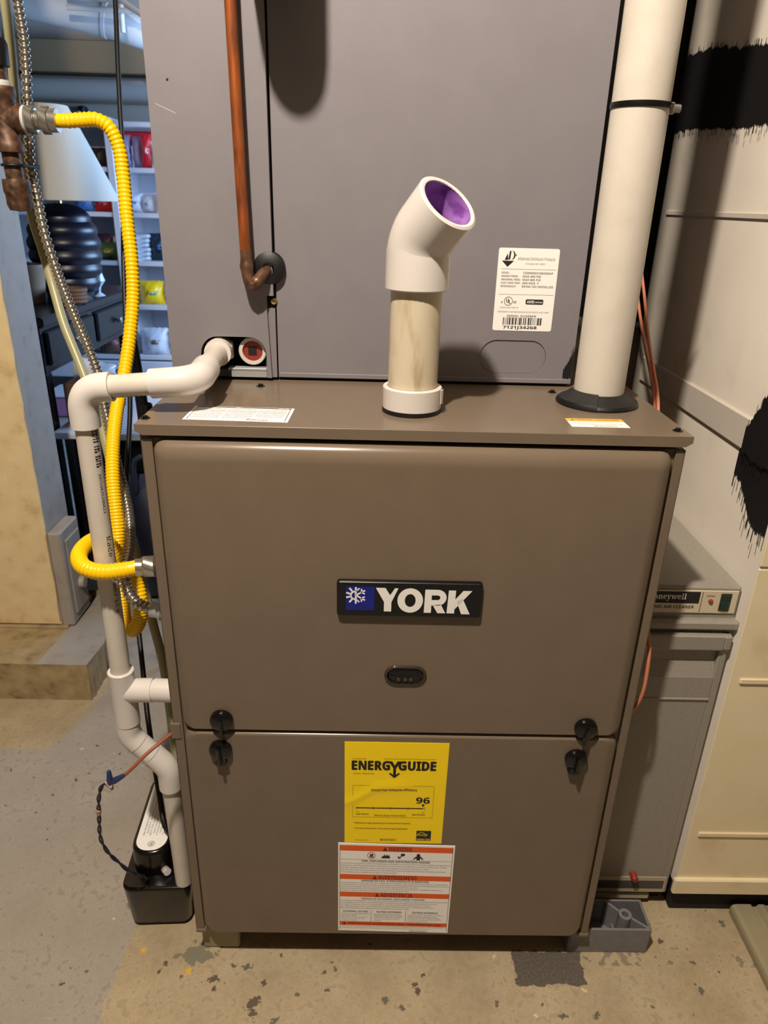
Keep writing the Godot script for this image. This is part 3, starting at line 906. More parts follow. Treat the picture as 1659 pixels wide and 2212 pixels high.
func build_energy_label(t: Node3D) -> void:
	var x0 := 0.2335
	var w := 0.1425
	var y1 := 0.3952
	var h := 0.1858
	var z := 0.0125
	var s := begin()
	# paper with a shallow wrinkle running across it
	var nx := 30
	var ny := 40
	var Z := func(u: float, v: float) -> float:
		var d := v - (0.585 - 0.13 * smoothstep(0.0, 0.35, u) - 0.05 * u)
		return z + 0.0011 * exp(-d * d / 0.0016) * (1.0 - smoothstep(0.25, 0.75, u)) + 0.0005 * exp(-pow((v - 0.40) / 0.04, 2.0)) * exp(-pow((u - 0.5) / 0.3, 2.0))
	var pt := func(u: float, v: float) -> Vector3: return Vector3(x0 + w * u + 0.004 * v * (0.5 - u) * 0.3, y1 - h * v, Z.call(u, v))
	for i in nx:
		for j in ny:
			var a := i / float(nx)
			var b := (i + 1) / float(nx)
			var c := j / float(ny)
			var d := (j + 1) / float(ny)
			face(s, [pt.call(a, c), pt.call(b, c), pt.call(b, d), pt.call(a, d)], Vector3.BACK, 1)
	for q in [[Vector2(0, 0), Vector2(1, 0)], [Vector2(1, 0), Vector2(1, 1)], [Vector2(1, 1), Vector2(0, 1)], [Vector2(0, 1), Vector2(0, 0)]]:
		var A: Vector3 = pt.call(q[0].x, q[0].y)
		var B: Vector3 = pt.call(q[1].x, q[1].y)
		face(s, [A, B, Vector3(B.x, B.y, 0.012), Vector3(A.x, A.y, 0.012)], (A + B) / 2 - Vector3(x0 + w / 2, y1 - h / 2, 0))
	var L := put("energy_label", s, M.label_yellow, t)
	# print in (u, -v)
	var P := func(x: float, y: float) -> Vector3: return pt.call(x, -y) + Vector3(0, 0, 0.0003)
	s = begin()
	write(s, "ENERG", 0.072, -0.258, 0.365, 0.083, P, true)
	write(s, "GUIDE", 0.525, -0.258, 0.360, 0.083, P, true)
	for k in 4:
		var ox: float = [-0.004, 0.004, 0.0, 0.0][k]
		var oy: float = [0.0, 0.0, -0.003, 0.003][k]
		var PK := func(x: float, y: float) -> Vector3: return P.call(x, y) + Vector3(0, 0, 0.00003 * (k + 1))
		write(s, "ENERG", 0.072 + ox, -0.258 + oy, 0.365, 0.083, PK, true)
		write(s, "GUIDE", 0.525 + ox, -0.258 + oy, 0.360, 0.083, PK, true)
	shape(s, [Vector2(0.425, -0.175), Vector2(0.46, -0.175), Vector2(0.486, -0.215), Vector2(0.512, -0.175), Vector2(0.547, -0.175), Vector2(0.5, -0.24), Vector2(0.5, -0.318), Vector2(0.472, -0.318), Vector2(0.472, -0.24)], P)
	shape(s, [Vector2(0.430, -0.292), Vector2(0.448, -0.286), Vector2(0.486, -0.315), Vector2(0.524, -0.286), Vector2(0.542, -0.292), Vector2(0.486, -0.336)], P)
	write(s, "96", 0.712, -0.585, 0.137, 0.062, P, true)
	shape(s, [Vector2(0.768, -0.593), Vector2(0.803, -0.593), Vector2(0.785, -0.622)], P)
	bar(s, 0.115, -0.640, 0.675, 0.009, P)
	for u in [0.115, 0.285, 0.46, 0.635, 0.80]: bar(s, u, -0.652, 0.004, 0.030, P)
	write(s, "MK0600661", 0.365, -0.975, 0.165, 0.022, P, true, "Droid Sans Mono")
	write(s, "Annual Fuel Utilization Efficiency", 0.262, -0.468, 0.455, 0.030, P, true)
	put("lettering", s, M.ink, L)
	s = begin()
	for q in [[0.08, -0.412, 0.805, 0.002], [0.08, -0.730, 0.805, 0.002], [0.08, -0.730, 0.0025, 0.318], [0.883, -0.730, 0.0025, 0.318]]: bar(s, q[0], q[1], q[2], q[3], P)
	write(s, "U.S. Government", 0.070, -0.160, 0.140, 0.013, P)
	write(s, "Federal law prohibits removal of this label before consumer purchase.", 0.38, -0.160, 0.505, 0.014, P, false, "Droid Sans", 10.0)
	write(s, "Furnace - Natural Gas", 0.085, -0.302, 0.20, 0.016, P)
	write(s, "78.0", 0.115, -0.682, 0.032, 0.012, P)
	write(s, "98.5", 0.775, -0.682, 0.032, 0.012, P)
	write(s, "Least Efficient", 0.112, -0.706, 0.130, 0.016, P, true)
	write(s, "Most Efficient", 0.680, -0.706, 0.128, 0.016, P, true)
	write(s, "Efficiency Range of Similar Models", 0.300, -0.722, 0.315, 0.019, P, true)
	write(s, "* Efficiency range based only on Natural Gas Furnaces.", 0.090, -0.802, 0.580, 0.020, P, true, "Droid Sans", 8.0)
	write(s, "* For more information, visit www.ftc.gov/appliances.", 0.090, -0.858, 0.555, 0.020, P, true, "Droid Sans", 8.0)
	write(s, "5074574-UEG-A-0909", 0.105, -0.975, 0.145, 0.010, P, false, "Droid Sans", 10.0)
	put("small_print", s, M.ink_brown, L)
	s = begin()
	bar(s, 0.735, -0.968, 0.15, 0.103, P)
	put("star_panel", s, M.star_ink, L)
	var Q := func(x: float, y: float) -> Vector3: return P.call(x, y) + Vector3(0, 0, 0.0001)
	s = begin()
	write(s, "energy", 0.748, -0.924, 0.105, 0.024, Q, false, "Droid Serif")
	write(s, "ENERGY STAR", 0.742, -0.964, 0.136, 0.016, Q, true)
	ringshape(s, Vector2(0.79, -0.935), Vector2(0.055, 0.055), Vector2(0.051, 0.050), Q, 0.5, 2.8, 14)
	put("star_mark", s, M.label_yellow, L)

func build_warning_label(t: Node3D) -> void:
	var x0 := 0.2248
	var w := 0.1712
	var y1 := 0.2085
	var h := 0.1858
	var tilt := -0.0195
	var pt := func(u: float, v: float) -> Vector3: return Vector3(x0 + w * u, y1 - h * v + (u - 0.0) * w * tilt, 0.0130)
	var s := begin()
	var c := [pt.call(0, 0), pt.call(1, 0), pt.call(1, 1), pt.call(0, 1)]
	face(s, c, Vector3.BACK)
	for k in 4:
		var A: Vector3 = c[k]
		var B: Vector3 = c[(k + 1) % 4]
		face(s, [A, B, Vector3(B.x, B.y, 0.012), Vector3(A.x, A.y, 0.012)], (A + B) / 2 - Vector3(x0 + w / 2, y1 - h / 2, 0.012))
	var L := put("warning_label", s, M.label_white, t)
	var P := func(x: float, y: float) -> Vector3: return pt.call(x, -y) + Vector3(0, 0, 0.00012)
	var Q := func(x: float, y: float) -> Vector3: return pt.call(x, -y) + Vector3(0, 0, 0.00024)
	s = begin()
	for q in [[0.020, 0.078], [0.337, 0.392], [0.538, 0.592], [0.885, 0.930]]: bar(s, 0.016, -q[1], 0.968, q[1] - q[0], P)
	put("orange_band", s, M.band_orange, L)
	s = begin()
	for q in [[0.014, -0.985, 0.0035, 0.967], [0.9825, -0.985, 0.0035, 0.967], [0.016, -0.172, 0.968, 0.002], [0.295, -0.885, 0.003, 0.135], [0.605, -0.885, 0.003, 0.135]]: bar(s, q[0], q[1], q[2], q[3], P)
	# pictograms: no smoking/flame, fire, explosion, person
	shape(s, [Vector2(0.268, -0.122), Vector2(0.275, -0.105), Vector2(0.285, -0.115), Vector2(0.293, -0.100), Vector2(0.304, -0.118), Vector2(0.300, -0.128), Vector2(0.275, -0.128)], Q)
	bar(s, 0.268, -0.143, 0.038, 0.010, Q)
	shape(s, [Vector2(0.370, -0.150), Vector2(0.385, -0.120), Vector2(0.392, -0.130), Vector2(0.398, -0.102), Vector2(0.408, -0.128), Vector2(0.420, -0.108), Vector2(0.428, -0.125), Vector2(0.440, -0.112), Vector2(0.447, -0.150)], Q)
	ringshape(s, Vector2(0.556, -0.108), Vector2(0.020, 0.014), Vector2(0.0, 0.0), Q, 0, TAU, 12)
	shape(s, [Vector2(0.510, -0.152), Vector2(0.520, -0.140), Vector2(0.506, -0.128), Vector2(0.518, -0.126), Vector2(0.526, -0.134), Vector2(0.548, -0.118), Vector2(0.552, -0.124), Vector2(0.534, -0.140), Vector2(0.538, -0.156), Vector2(0.526, -0.146)], Q)
	ringshape(s, Vector2(0.690, -0.108), Vector2(0.016, 0.015), Vector2(0.0, 0.0), Q, 0, TAU, 12)
	shape(s, [Vector2(0.645, -0.150), Vector2(0.672, -0.120), Vector2(0.708, -0.120), Vector2(0.735, -0.150), Vector2(0.728, -0.157), Vector2(0.706, -0.138), Vector2(0.706, -0.163), Vector2(0.674, -0.163), Vector2(0.674, -0.138), Vector2(0.652, -0.157)], Q)
	write(s, "M0660065664", 0.650, -0.996, 0.155, 0.017, P, true, "Droid Sans Mono", 8.0)
	put("symbols", s, M.ink, L)
	s = begin()
	ringshape(s, Vector2(0.286, -0.124), Vector2(0.037, 0.036), Vector2(0.032, 0.030), P, 0, TAU, 20)
	put("ban_ring", s, M.sign_red, L)
	s = begin()
	for q in [["WARNING", 0.432, 0.200, 0.026, 0.072], ["AVERTISSEMENT", 0.350, 0.340, 0.343, 0.387], ["ADVERTENCIA", 0.375, 0.285, 0.543, 0.587]]:
		write(s, q[0], q[1], -q[4], q[2], q[4] - q[3], Q, true)
		var tx: float = q[1] - 0.028
		shape(s, [Vector2(tx - 0.022, -q[4]), Vector2(tx + 0.018, -q[4]), Vector2(tx - 0.002, -q[3])], Q)
	write(s, "WARNING: Cancer and Reproductive Harm - www.P65Warnings.ca.gov", 0.085, -0.925, 0.85, 0.032, Q, true, "Droid Sans", 8.0)
	shape(s, [Vector2(0.035, -0.926), Vector2(0.075, -0.926), Vector2(0.055, -0.890)], Q)
	put("heading", s, M.ink_red, L)
	s = begin()
	write(s, "FIRE, EXPLOSION AND ASPHYXIATION HAZARD", 0.205, -0.200, 0.590, 0.024, P, true, "Droid Sans", 8.0)
	write(s, "DANGER DE FEU, D'EXPLOSION ET D'ASPHYXIE", 0.205, -0.418, 0.590, 0.022, P, true, "Droid Sans", 8.0)
	write(s, "RIESGO DE INCENDIO, EXPLOSIÓN Y ASFIXIA", 0.210, -0.624, 0.560, 0.024, P, true, "Droid Sans", 8.0)
	write(s, "EXTERNAL FILTERS", 0.045, -0.775, 0.225, 0.020, P, true, "Droid Sans", 8.0)
	write(s, "FILTRES EXTERNES", 0.345, -0.775, 0.225, 0.020, P, true, "Droid Sans", 8.0)
	write(s, "FILTROS EXTERNOS", 0.665, -0.775, 0.230, 0.020, P, true, "Droid Sans", 8.0)
	put("subheading", s, M.ink, L)
	s = begin()
	lines(s, ["Do not store or use gasoline or other flammable vapors and liquids in the vicinity of this or any other appliance. Storage of or use", "of gasoline or other flammable vapors or liquids in the vicinity of this or any appliance can result in serious injury or death.", "Improper installation, alteration, service, maintenance or installation can cause serious injury or death.", "Read and follow instructions and precautions in User's Information Manual provided with this furnace. Installation and service", "must be performed by a qualified service agency or the gas supplier."], 0.022, -0.206, 0.955, 0.0245, 0.019, P)
	lines(s, ["Ne pas entreposer ou utiliser de l'essence ou autres vapeurs ou liquides inflammables pres de cet appareil. L'entreposage de", "produits petroliers ou de liquides et vapeurs inflammables pres de cet appareil peut causer de serieuses blessures ou la mort.", "Une mauvaise installation, alteration ou maintenance peut causer des blessures ou la mort.", "Lisez et suivez les instructions et precautions du manuel d'information de l'utilisateur. L'installation et le service", "doivent etre faits par une agence de service qualifiee ou le fournisseur de gaz."], 0.022, -0.424, 0.955, 0.0220, 0.017, P)
	lines(s, ["No almacene o utilice gasolina u otros vapores y liquidos inflamables cerca de este o cualquier otro aparato. El almacenamiento", "o uso de gasolina u otro vapor o liquido inflamable cerca de este aparato puede causar lesiones graves o la muerte.", "La instalacion, alteracion, servicio o mantenimiento incorrectos pueden causar lesiones graves o la muerte.", "Lea y siga las instrucciones y precauciones del manual de informacion del usuario. La instalacion y el servicio", "deben ser realizados por una agencia de servicio calificada o el proveedor de gas."], 0.022, -0.630, 0.955, 0.0222, 0.017, P)
	lines(s, ["Filters must be installed external to", "the furnace cabinet.", "Replacement of filters must be the", "same dimension and of the type", "originally installed."], 0.030, -0.785, 0.255, 0.0195, 0.015, P)
	lines(s, ["Les filtres doivent etre installes a", "l'exterieur du caisson de la fournaise.", "Les filtres de remplacement doivent", "etre de la meme dimension que ceux", "d'origine."], 0.320, -0.785, 0.265, 0.0195, 0.015, P)
	lines(s, ["Los filtros deben instalarse en la parte", "exterior de la carcasa del horno.", "Los filtros de uso de reemplazo deben", "ser del mismo tamano y tipo del filtro", "instalado originalmente."], 0.625, -0.785, 0.320, 0.0195, 0.015, P)
	lines(s, ["This product and its parts can expose you to chemicals including lead and formaldehyde, which are known to the State of California", "to cause cancer and birth defects or other reproductive harm. This label must not be removed from this furnace."], 0.020, -0.934, 0.940, 0.0205, 0.016, P)
	put("small_print", s, M.ink_grey, L)

func build_lid_labels(t: Node3D) -> void:
	var tilt := Basis(Vector3.UP, -0.03)
	var o := Vector3(0.1058, TOP + 0.0003, -0.0455)
	var s := begin()
	box(s, Vector3(-0.0605, 0, -0.0295), Vector3(0.0605, 0.0003, 0.0295), 0.0, Transform3D(tilt, o - Vector3(0, 0.0003, 0)))
	var L := put("notice_label", s, M.label_white, t)
	var P := func(x: float, y: float) -> Vector3: return o + tilt * Vector3(x * 0.121 - 0.0605, 0.0002, -(y * 0.059 - 0.0295))
	s = begin()
	for q in [[0.03, 0.92, 0.39, 0.05], [0.47, 0.92, 0.38, 0.05], [0.94, 0.92, 0.03, 0.05], [0.03, 0.04, 0.006, 0.9], [0.964, 0.04, 0.006, 0.9], [0.03, 0.92, 0.94, 0.012]]: bar(s, q[0], q[1], q[2], q[3], P)
	write(s, "AVIS", 0.425, 0.91, 0.04, 0.06, P, true)
	write(s, "AVISO", 0.86, 0.91, 0.07, 0.06, P, true)
	write(s, "M0660265", 0.60, 0.05, 0.20, 0.09, P, true, "Droid Sans Mono")
	put("lettering", s, M.ink, L)
	s = begin()
	var fill := ["Do not remove this label. This unit must be installed by a qualified", "installer in accordance with the manual and all local codes in force at", "the place of installation, with the venting parts supplied and listed.", "Replace any part of the vent system with the parts that are approved", "for this appliance. Keep all openings free from obstruction always.", "Failure to do so may cause damage to the unit and to the building,"]
	for k in 3:
		lines(s, fill.slice(0, 6 if k < 2 else 5), 0.05 + 0.305 * k, 0.86, 0.295, 0.125, 0.085, P)
	put("small_print", s, M.ink_grey, L)
	# caution sticker by the vent
	var o2 := Vector3(0.5288, TOP + 0.0003, -0.0415)
	s = begin()
	box(s, Vector3(-0.0342, -0.0003, -0.017), Vector3(0.0342, 0.0, 0.017), 0.0, Transform3D(Basis.IDENTITY, o2))
	L = put("caution_label", s, M.label_white, t)
	var R := func(x: float, y: float) -> Vector3: return o2 + Vector3(x * 0.0684 - 0.0342, 0.0002, -(y * 0.034 - 0.017))
	var R2 := func(x: float, y: float) -> Vector3: return R.call(x, y) + Vector3(0, 0.0001, 0)
	s = begin(); bar(s, 0, 0.68, 1, 0.32, R); put("amber_band", s, M.band_amber, L)
	s = begin(); write(s, "CAUTION | ATTENTION", 0.16, 0.75, 0.76, 0.17, R2, true)
	shape(s, [Vector2(0.07, 0.75), Vector2(0.14, 0.75), Vector2(0.105, 0.93)], R2)
	write(s, "M0660653", 0.40, 0.05, 0.38, 0.12, R, true, "Droid Sans Mono")
	put("lettering", s, M.ink_brown, L)
	s = begin()
	lines(s, ["Use only approved primer and cement on vent", "N'utiliser que l'appret et la colle approuves"], 0.08, 0.58, 0.84, 0.2, 0.13, R)
	put("small_print", s, M.ink_faint, L)

# ---- evaporator coil case
func build_coil() -> void:
	var t := thing("coil_case", "grey metal evaporator coil case standing on top of the brown furnace", "coil case")
	var s := begin()
	box(s, Vector3(-0.0166, 0.8375, -0.75), Vector3(-0.0150, 1.85, -0.224))
	box(s, Vector3(0.5390, 0.8375, -0.75), Vector3(0.5408, 1.85, -0.224))
	box(s, Vector3(-0.0166, 0.8375, -0.75), Vector3(0.5408, 1.85, -0.746))
	box(s, Vector3(-0.0166, 1.846, -0.75), Vector3(0.5408, 1.85, -0.224))
	put("shell", s, M.coil_paint, t)
	s = begin()
	box(s, Vector3(-0.014, 0.834, -0.70), Vector3(0.538, 1.845, -0.262))
	box(s, Vector3(0.11, 0.834, -0.262), Vector3(0.538, 1.845, -0.2285))
	box(s, Vector3(-0.014, 0.90, -0.262), Vector3(0.11, 1.845, -0.2285))
	put("inner_frame", s, M.dark_gap, t)
	# main door with a stadium knock-out
	s = begin()
	var ko := rrect(0.4092, 0.5017, 0.8502, 0.8962, 0.0229, 10)
	var outer := PackedVector2Array([Vector2(0.1295, 0.8375), Vector2(0.5408, 0.8375), Vector2(0.5408, 1.85), Vector2(0.1295, 1.85)])
	var key := PackedVector2Array()
	# keyhole: the start of the hole ring (right end, pointing up) is joined to the lower right corner
	key.append_array(PackedVector2Array([outer[1], outer[2], outer[3], outer[0], outer[1] - Vector2(0.0001, 0)]))
	for k in ko.size() + 1: key.append(ko[(ko.size() * 2 - k) % ko.size()] + (Vector2(0, 0.00002) if k == ko.size() else Vector2.ZERO))
	var tri := Geometry2D.triangulate_polygon(key)
	for i in range(0, tri.size(), 3):
		var f := []
		for k in 3: f.append(Vector3(key[tri[i + k]].x, key[tri[i + k]].y, -0.2225))
		face(s, f, Vector3.BACK)
	for k in ko.size():
		var a := ko[k]
		var b := ko[(k + 1) % ko.size()]
		var mid := (a + b) / 2 - Vector2(0.4555, 0.8732)
		face(s, [Vector3(a.x, a.y, -0.2225), Vector3(b.x, b.y, -0.2225), Vector3(b.x, b.y, -0.2245), Vector3(a.x, a.y, -0.2245)], -Vector3(mid.x, mid.y, 0))
	box(s, Vector3(0.1290, 0.8375, -0.2285), Vector3(0.1297, 1.85, -0.2225))
	box(s, Vector3(0.1295, 0.8368, -0.2285), Vector3(0.5408, 0.8376, -0.2225))
	put("door_panel", s, M.coil_paint, t)
	s = begin()
	plate(s, rrect(0.4096, 0.5013, 0.8506, 0.8958, 0.0225, 10), -0.2275, -0.2240)
	put("knockout", s, M.coil_paint, t)
	# lower flange of the door
	s = begin()
	box(s, Vector3(0.1300, 0.8372, -0.2235), Vector3(0.5405, 0.8435, -0.2215), 0.0006)
	put("door_flange", s, M.coil_paint, t)
	# proud left panel with the drain cut-out, screw notch and tapered foot
	var lp := PackedVector2Array([Vector2(-0.0166, 0.8375), Vector2(0.0242, 0.8375), Vector2(0.0242, 0.8690)])
	for k in 7: lp.append(Vector2(0.0482 - 0.024 * cos(PI / 2 * k / 6.0), 0.8690 + 0.0240 * sin(PI / 2 * k / 6.0)))
	for k in 7: lp.append(Vector2(0.0915 + 0.0225 * sin(PI / 2 * k / 6.0), 0.8705 + 0.0225 * cos(PI / 2 * k / 6.0)))
	lp.append_array(PackedVector2Array([Vector2(0.1140, 0.8375), Vector2(0.1205, 0.8375), Vector2(0.1168, 0.9310), Vector2(0.1168, 0.9480), Vector2(0.1262, 0.9480), Vector2(0.1262, 1.85), Vector2(-0.0166, 1.85)]))
	s = begin()
	plate(s, lp, -0.2240, -0.2140)
	put("side_panel", s, M.coil_paint, t)
	s = begin()
	var foot := PackedVector2Array([Vector2(0.1205, 0.8375), Vector2(0.1272, 0.8375), Vector2(0.1272, 0.9310), Vector2(0.1168, 0.9310)])
	plate(s, foot, -0.2285, -0.2195)
	put("filler_strip", s, M.coil_paint, t)
	s = begin()
	box(s, Vector3(0.0242, 0.8375, -0.2285), Vector3(0.1140, 0.8470, -0.2165), 0.0006)
	var pan := put("drain_pan", s, M.coil_dark, t)
	s = begin()
	box(s, Vector3(0.0600, 0.8470, -0.2300), Vector3(0.1135, 0.8500, -0.2145), 0.0005)
	put("pan_lip", s, M.galvanised, pan)
	s = begin()
	box(s, Vector3(0.064, 0.8375, -0.2165), Vector3(0.1135, 0.8470, -0.2152), 0.0004)
	put("pan_face", s, M.galvanised, pan)
	# drain plug
	s = begin()
	lathe(s, [Vector2(0.0192, 0.0), Vector2(0.0192, 0.018), Vector2(0.0182, 0.019), Vector2(0.0140, 0.019), Vector2(0.0138, 0.012), Vector2(0.0, 0.012)], Transform3D(Basis(Vector3.RIGHT, PI / 2), Vector3(0.0934, 0.8722, -0.2420)), 32)
	var port := put("drain_port", s, M.pvc_cream, t)
	s = begin()
	lathe(s, [Vector2(0.0137, 0.0), Vector2(0.0137, 0.0155), Vector2(0.0128, 0.0162), Vector2(0.0072, 0.0162), Vector2(0.0, 0.0162)], Transform3D(Basis(Vector3.RIGHT, PI / 2), Vector3(0.0934, 0.8722, -0.2420)), 32)
	put("plug", s, M.red_plastic, port)
	s = begin(); box(s, Vector3(0.0872, 0.8664, -0.2300), Vector3(0.0988, 0.8780, -0.2252)); put("socket", s, M.dark_gap, port)
	# screw in the notch
	s = begin(); box(s, Vector3(0.1168, 0.9310, -0.2290), Vector3(0.1275, 0.9480, -0.2240)); put("notch", s, M.dark_gap, t)
	s = begin()
	lathe(s, [Vector2(0.0046, 0.0), Vector2(0.0046, 0.004), Vector2(0.0040, 0.0055), Vector2(0.0016, 0.0060), Vector2(0.0014, 0.0045), Vector2(0.0, 0.0045)], Transform3D(Basis(Vector3.RIGHT, PI / 2), Vector3(0.1258, 0.9402, -0.2250)), 14)
	put("screw", s, M.screw_brass, t)
	# rubber grommet round the copper line
	s = begin()
	lathe(s, [Vector2(0.0075, 0.013), Vector2(0.0125, 0.0125), Vector2(0.020, 0.009), Vector2(0.0215, 0.006), Vector2(0.0215, 0.0), Vector2(0.0, 0.0)], Transform3D(Basis(Vector3.RIGHT, PI / 2), Vector3(0.1212, 0.9830, -0.2225)), 32)
	put("grommet", s, M.rubber_black, t)
	# a scratch and a screw hole in the paint
	s = begin()
	var F := func(x: float, y: float) -> Vector3: return Vector3(x, y, -0.2138)
	stroke(s, Vector2(-0.0085, 1.1690), Vector2(0.0155, 1.1590), 0.0006, F)
	put("scratch", s, M.pvc_cream, t)
	s = begin(); ringshape(s, Vector2(0.0085, 1.1943), Vector2(0.0014, 0.0016), Vector2(0, 0), F, 0, TAU, 10); put("screw_hole", s, M.dark_gap, t)
	# smear of mastic by the vent pipe
	s = begin()
	var D := func(x: float, y: float) -> Vector3: return Vector3(x, y, -0.2222)
	brushed(s, 0.528, 0.5405, func(u): return 0.848 - 0.25 * (u - 0.528), func(u): return 0.858 + 2.2 * (u - 0.528), D, 0.008, 0.0008)
	put("mastic_smear", s, M.mastic, t)
	# rating label
	var x0 := 0.4237
	var w := 0.0806
	var y1 := 1.0158
	var h := 0.1066
	s = begin()
	plate(s, rrect(x0, x0 + w, y1 - h, y1, 0.0028, 4), -0.2226, -0.2221)
	var L := put("rating_label", s, M.label_white, t)
	var P := func(x: float, y: float) -> Vector3: return Vector3(x0 + w * x, y1 + h * y, -0.2219)
	s = begin()
	# logo: letters over a downward wedge
	shape(s, [Vector2(0.062, -0.150), Vector2(0.260, -0.150), Vector2(0.160, -0.222)], P)
	shape(s, [Vector2(0.105, -0.140), Vector2(0.150, -0.062), Vector2(0.165, -0.140)], P)
	shape(s, [Vector2(0.165, -0.135), Vector2(0.180, -0.035), Vector2(0.205, -0.035), Vector2(0.195, -0.135)], P)
	ringshape(s, Vector2(0.222, -0.085), Vector2(0.055, 0.052), Vector2(0.030, 0.048), P, -PI / 2, PI / 2, 14)
	shape(s, [Vector2(0.282, -0.068), Vector2(0.302, -0.082), Vector2(0.282, -0.098)], P)
	plate(s, rrect(x0 + w * 0.520, x0 + w * 0.815, y1 - h * 0.668, y1 - h * 0.606, 0.0014, 3), -0.2221, -0.2219)
	ringshape(s, Vector2(0.228, -0.634), Vector2(0.072, 0.054), Vector2(0.064, 0.048), P, 0, TAU, 28)
	write(s, "U", 0.192, -0.650, 0.040, 0.046, P, true)
	write(s, "L", 0.234, -0.662, 0.034, 0.046, P, true)
	write(s, "c", 0.110, -0.660, 0.025, 0.024, P, true)
	write(s, "US", 0.312, -0.658, 0.050, 0.028, P, true)
	barcode(s, 0.165, -0.925, 0.655, 0.090, P, true, 44)
	write(s, "7121J34268", 0.175, -0.985, 0.575, 0.046, P, true)
	put("lettering", s, M.ink, L)
	s = begin()
	bar(s, 0.06, -0.248, 0.915, 0.003, P); bar(s, 0.06, -0.552, 0.915, 0.003, P)
	write(s, "Advanced Distributor Products", 0.320, -0.140, 0.615, 0.038, P)
	write(s, "Grenada, MS  38901", 0.455, -0.192, 0.325, 0.022, P)
	var rows := [["MODEL:", "CG36960D210B2505AP"], ["DESIGN PRESS:", "MAX 450 PSI"], ["ABNORMAL PRESS:", "MAX 800 PSI"], ["CONT OPER TEMP:", "200 DEG. F"], ["REFRIGERANT:", "R410A TXV INSTALLED"]]
	for k in 5:
		write(s, rows[k][0], 0.075, -0.302 - 0.0405 * k, 0.0215 * rows[k][0].length(), 0.023, P, true)
		write(s, rows[k][1], 0.430, -0.302 - 0.0405 * k, 0.0275 * rows[k][1].length(), 0.025, P, true)
	write(s, "LISTED HVAC TYPE 76", 0.095, -0.722, 0.305, 0.018, P)
	write(s, "REFRIGERANT EVAPORATOR ALSO AS SECTION OF HEAT PUMP", 0.065, -0.774, 0.860, 0.018, P)
	write(s, "SERIAL NUMBER", 0.225, -0.828, 0.500, 0.026, P, true)
	put("small_print", s, M.ink_grey, L)
	s = begin()
	var P2 := func(x: float, y: float) -> Vector3: return P.call(x, y) + Vector3(0, 0, 0.0002)
	write(s, "AHRI", 0.540, -0.654, 0.125, 0.034, P2, true)
	write(s, "CERTIFIED", 0.675, -0.650, 0.125, 0.018, P2, true)
	put("reversed_print", s, M.white_print, L)
	# insulated suction line that comes down in front of the case above the picture
	t = thing("suction_line", "black foam insulated suction line entering the coil case at the top", "pipe")
	s = begin()
	var path := [Vector3(0.142, 2.32, -0.098), Vector3(0.142, 1.36, -0.098)]
	for k in range(1, 9):
		var a := PI / 2 * k / 8.0
		path.append(Vector3(0.142, 1.36 - 0.045 * sin(a), -0.098 - 0.045 * (1 - cos(a))))
	path.append(Vector3(0.142, 1.315, -0.2225))
	tube(s, path, 0.031, 18)
	put("insulation", s, M.rubber_black, t)

func arc(c: Vector3, a: Vector3, b: Vector3, r: float, n := 8) -> Array:
	# quarter or part turn: from c + a*r bending towards direction b; a and b unit vectors from the corner point
	var out := []
	for k in n + 1:
		var t := k / float(n)
		out.append((c + a * r).lerp(c, t).lerp(c.lerp(c + b * r, t), t))
	return out

func turn_to(d: Vector3, at: Vector3) -> Transform3D:
	var y := d.normalized()
	var x := y.cross(Vector3.FORWARD if absf(y.z) < 0.9 else Vector3.RIGHT).normalized()
	return Transform3D(Basis(x, y, x.cross(y)), at)

# pipe with a bore: outer and inner skins and end rims
func hollow(s: SurfaceTool, path: Array, ro: float, ri: float, segs := 28) -> void:
	tube(s, path, ro, segs, false)
	tube(s, path, ri, segs, false)
	for e in [0, path.size() - 1]:
		var d: Vector3 = (path[1] - path[0]) if e == 0 else (path[-1] - path[-2])
		var sg := -1.0 if e == 0 else 1.0
		lathe(s, [Vector2(ri, 0.0), Vector2((ri + ro) / 2, 0.0006 * sg), Vector2(ro, 0.0)], turn_to(d, path[e]), segs)

# wraps print round a pipe: x runs along the axis from a to b, y round it, starting at angle a0 seen from above (0 = +z, positive towards +x)
func around_pipe(a: Vector3, b: Vector3, r: float, a0: float) -> Callable:
	var ax := (b - a).normalized()
	var z0 := (Vector3.BACK - ax * ax.z).normalized()
	var x0 := (Vector3.RIGHT - ax * ax.x).normalized()
	return func(x: float, y: float) -> Vector3:
		var t := a0 + y / r
		return a + ax * x + (z0 * cos(t) + x0 * sin(t)) * (r + 0.00015)

func hexnut(s: SurfaceTool, at: Vector3, d: Vector3, r: float, h: float) -> void:
	lathe(s, [Vector2(0, 0), Vector2(r * 0.9, 0), Vector2(r, h * 0.12), Vector2(r, h * 0.88), Vector2(r * 0.9, h), Vector2(0, h)], turn_to(d, at), 6)

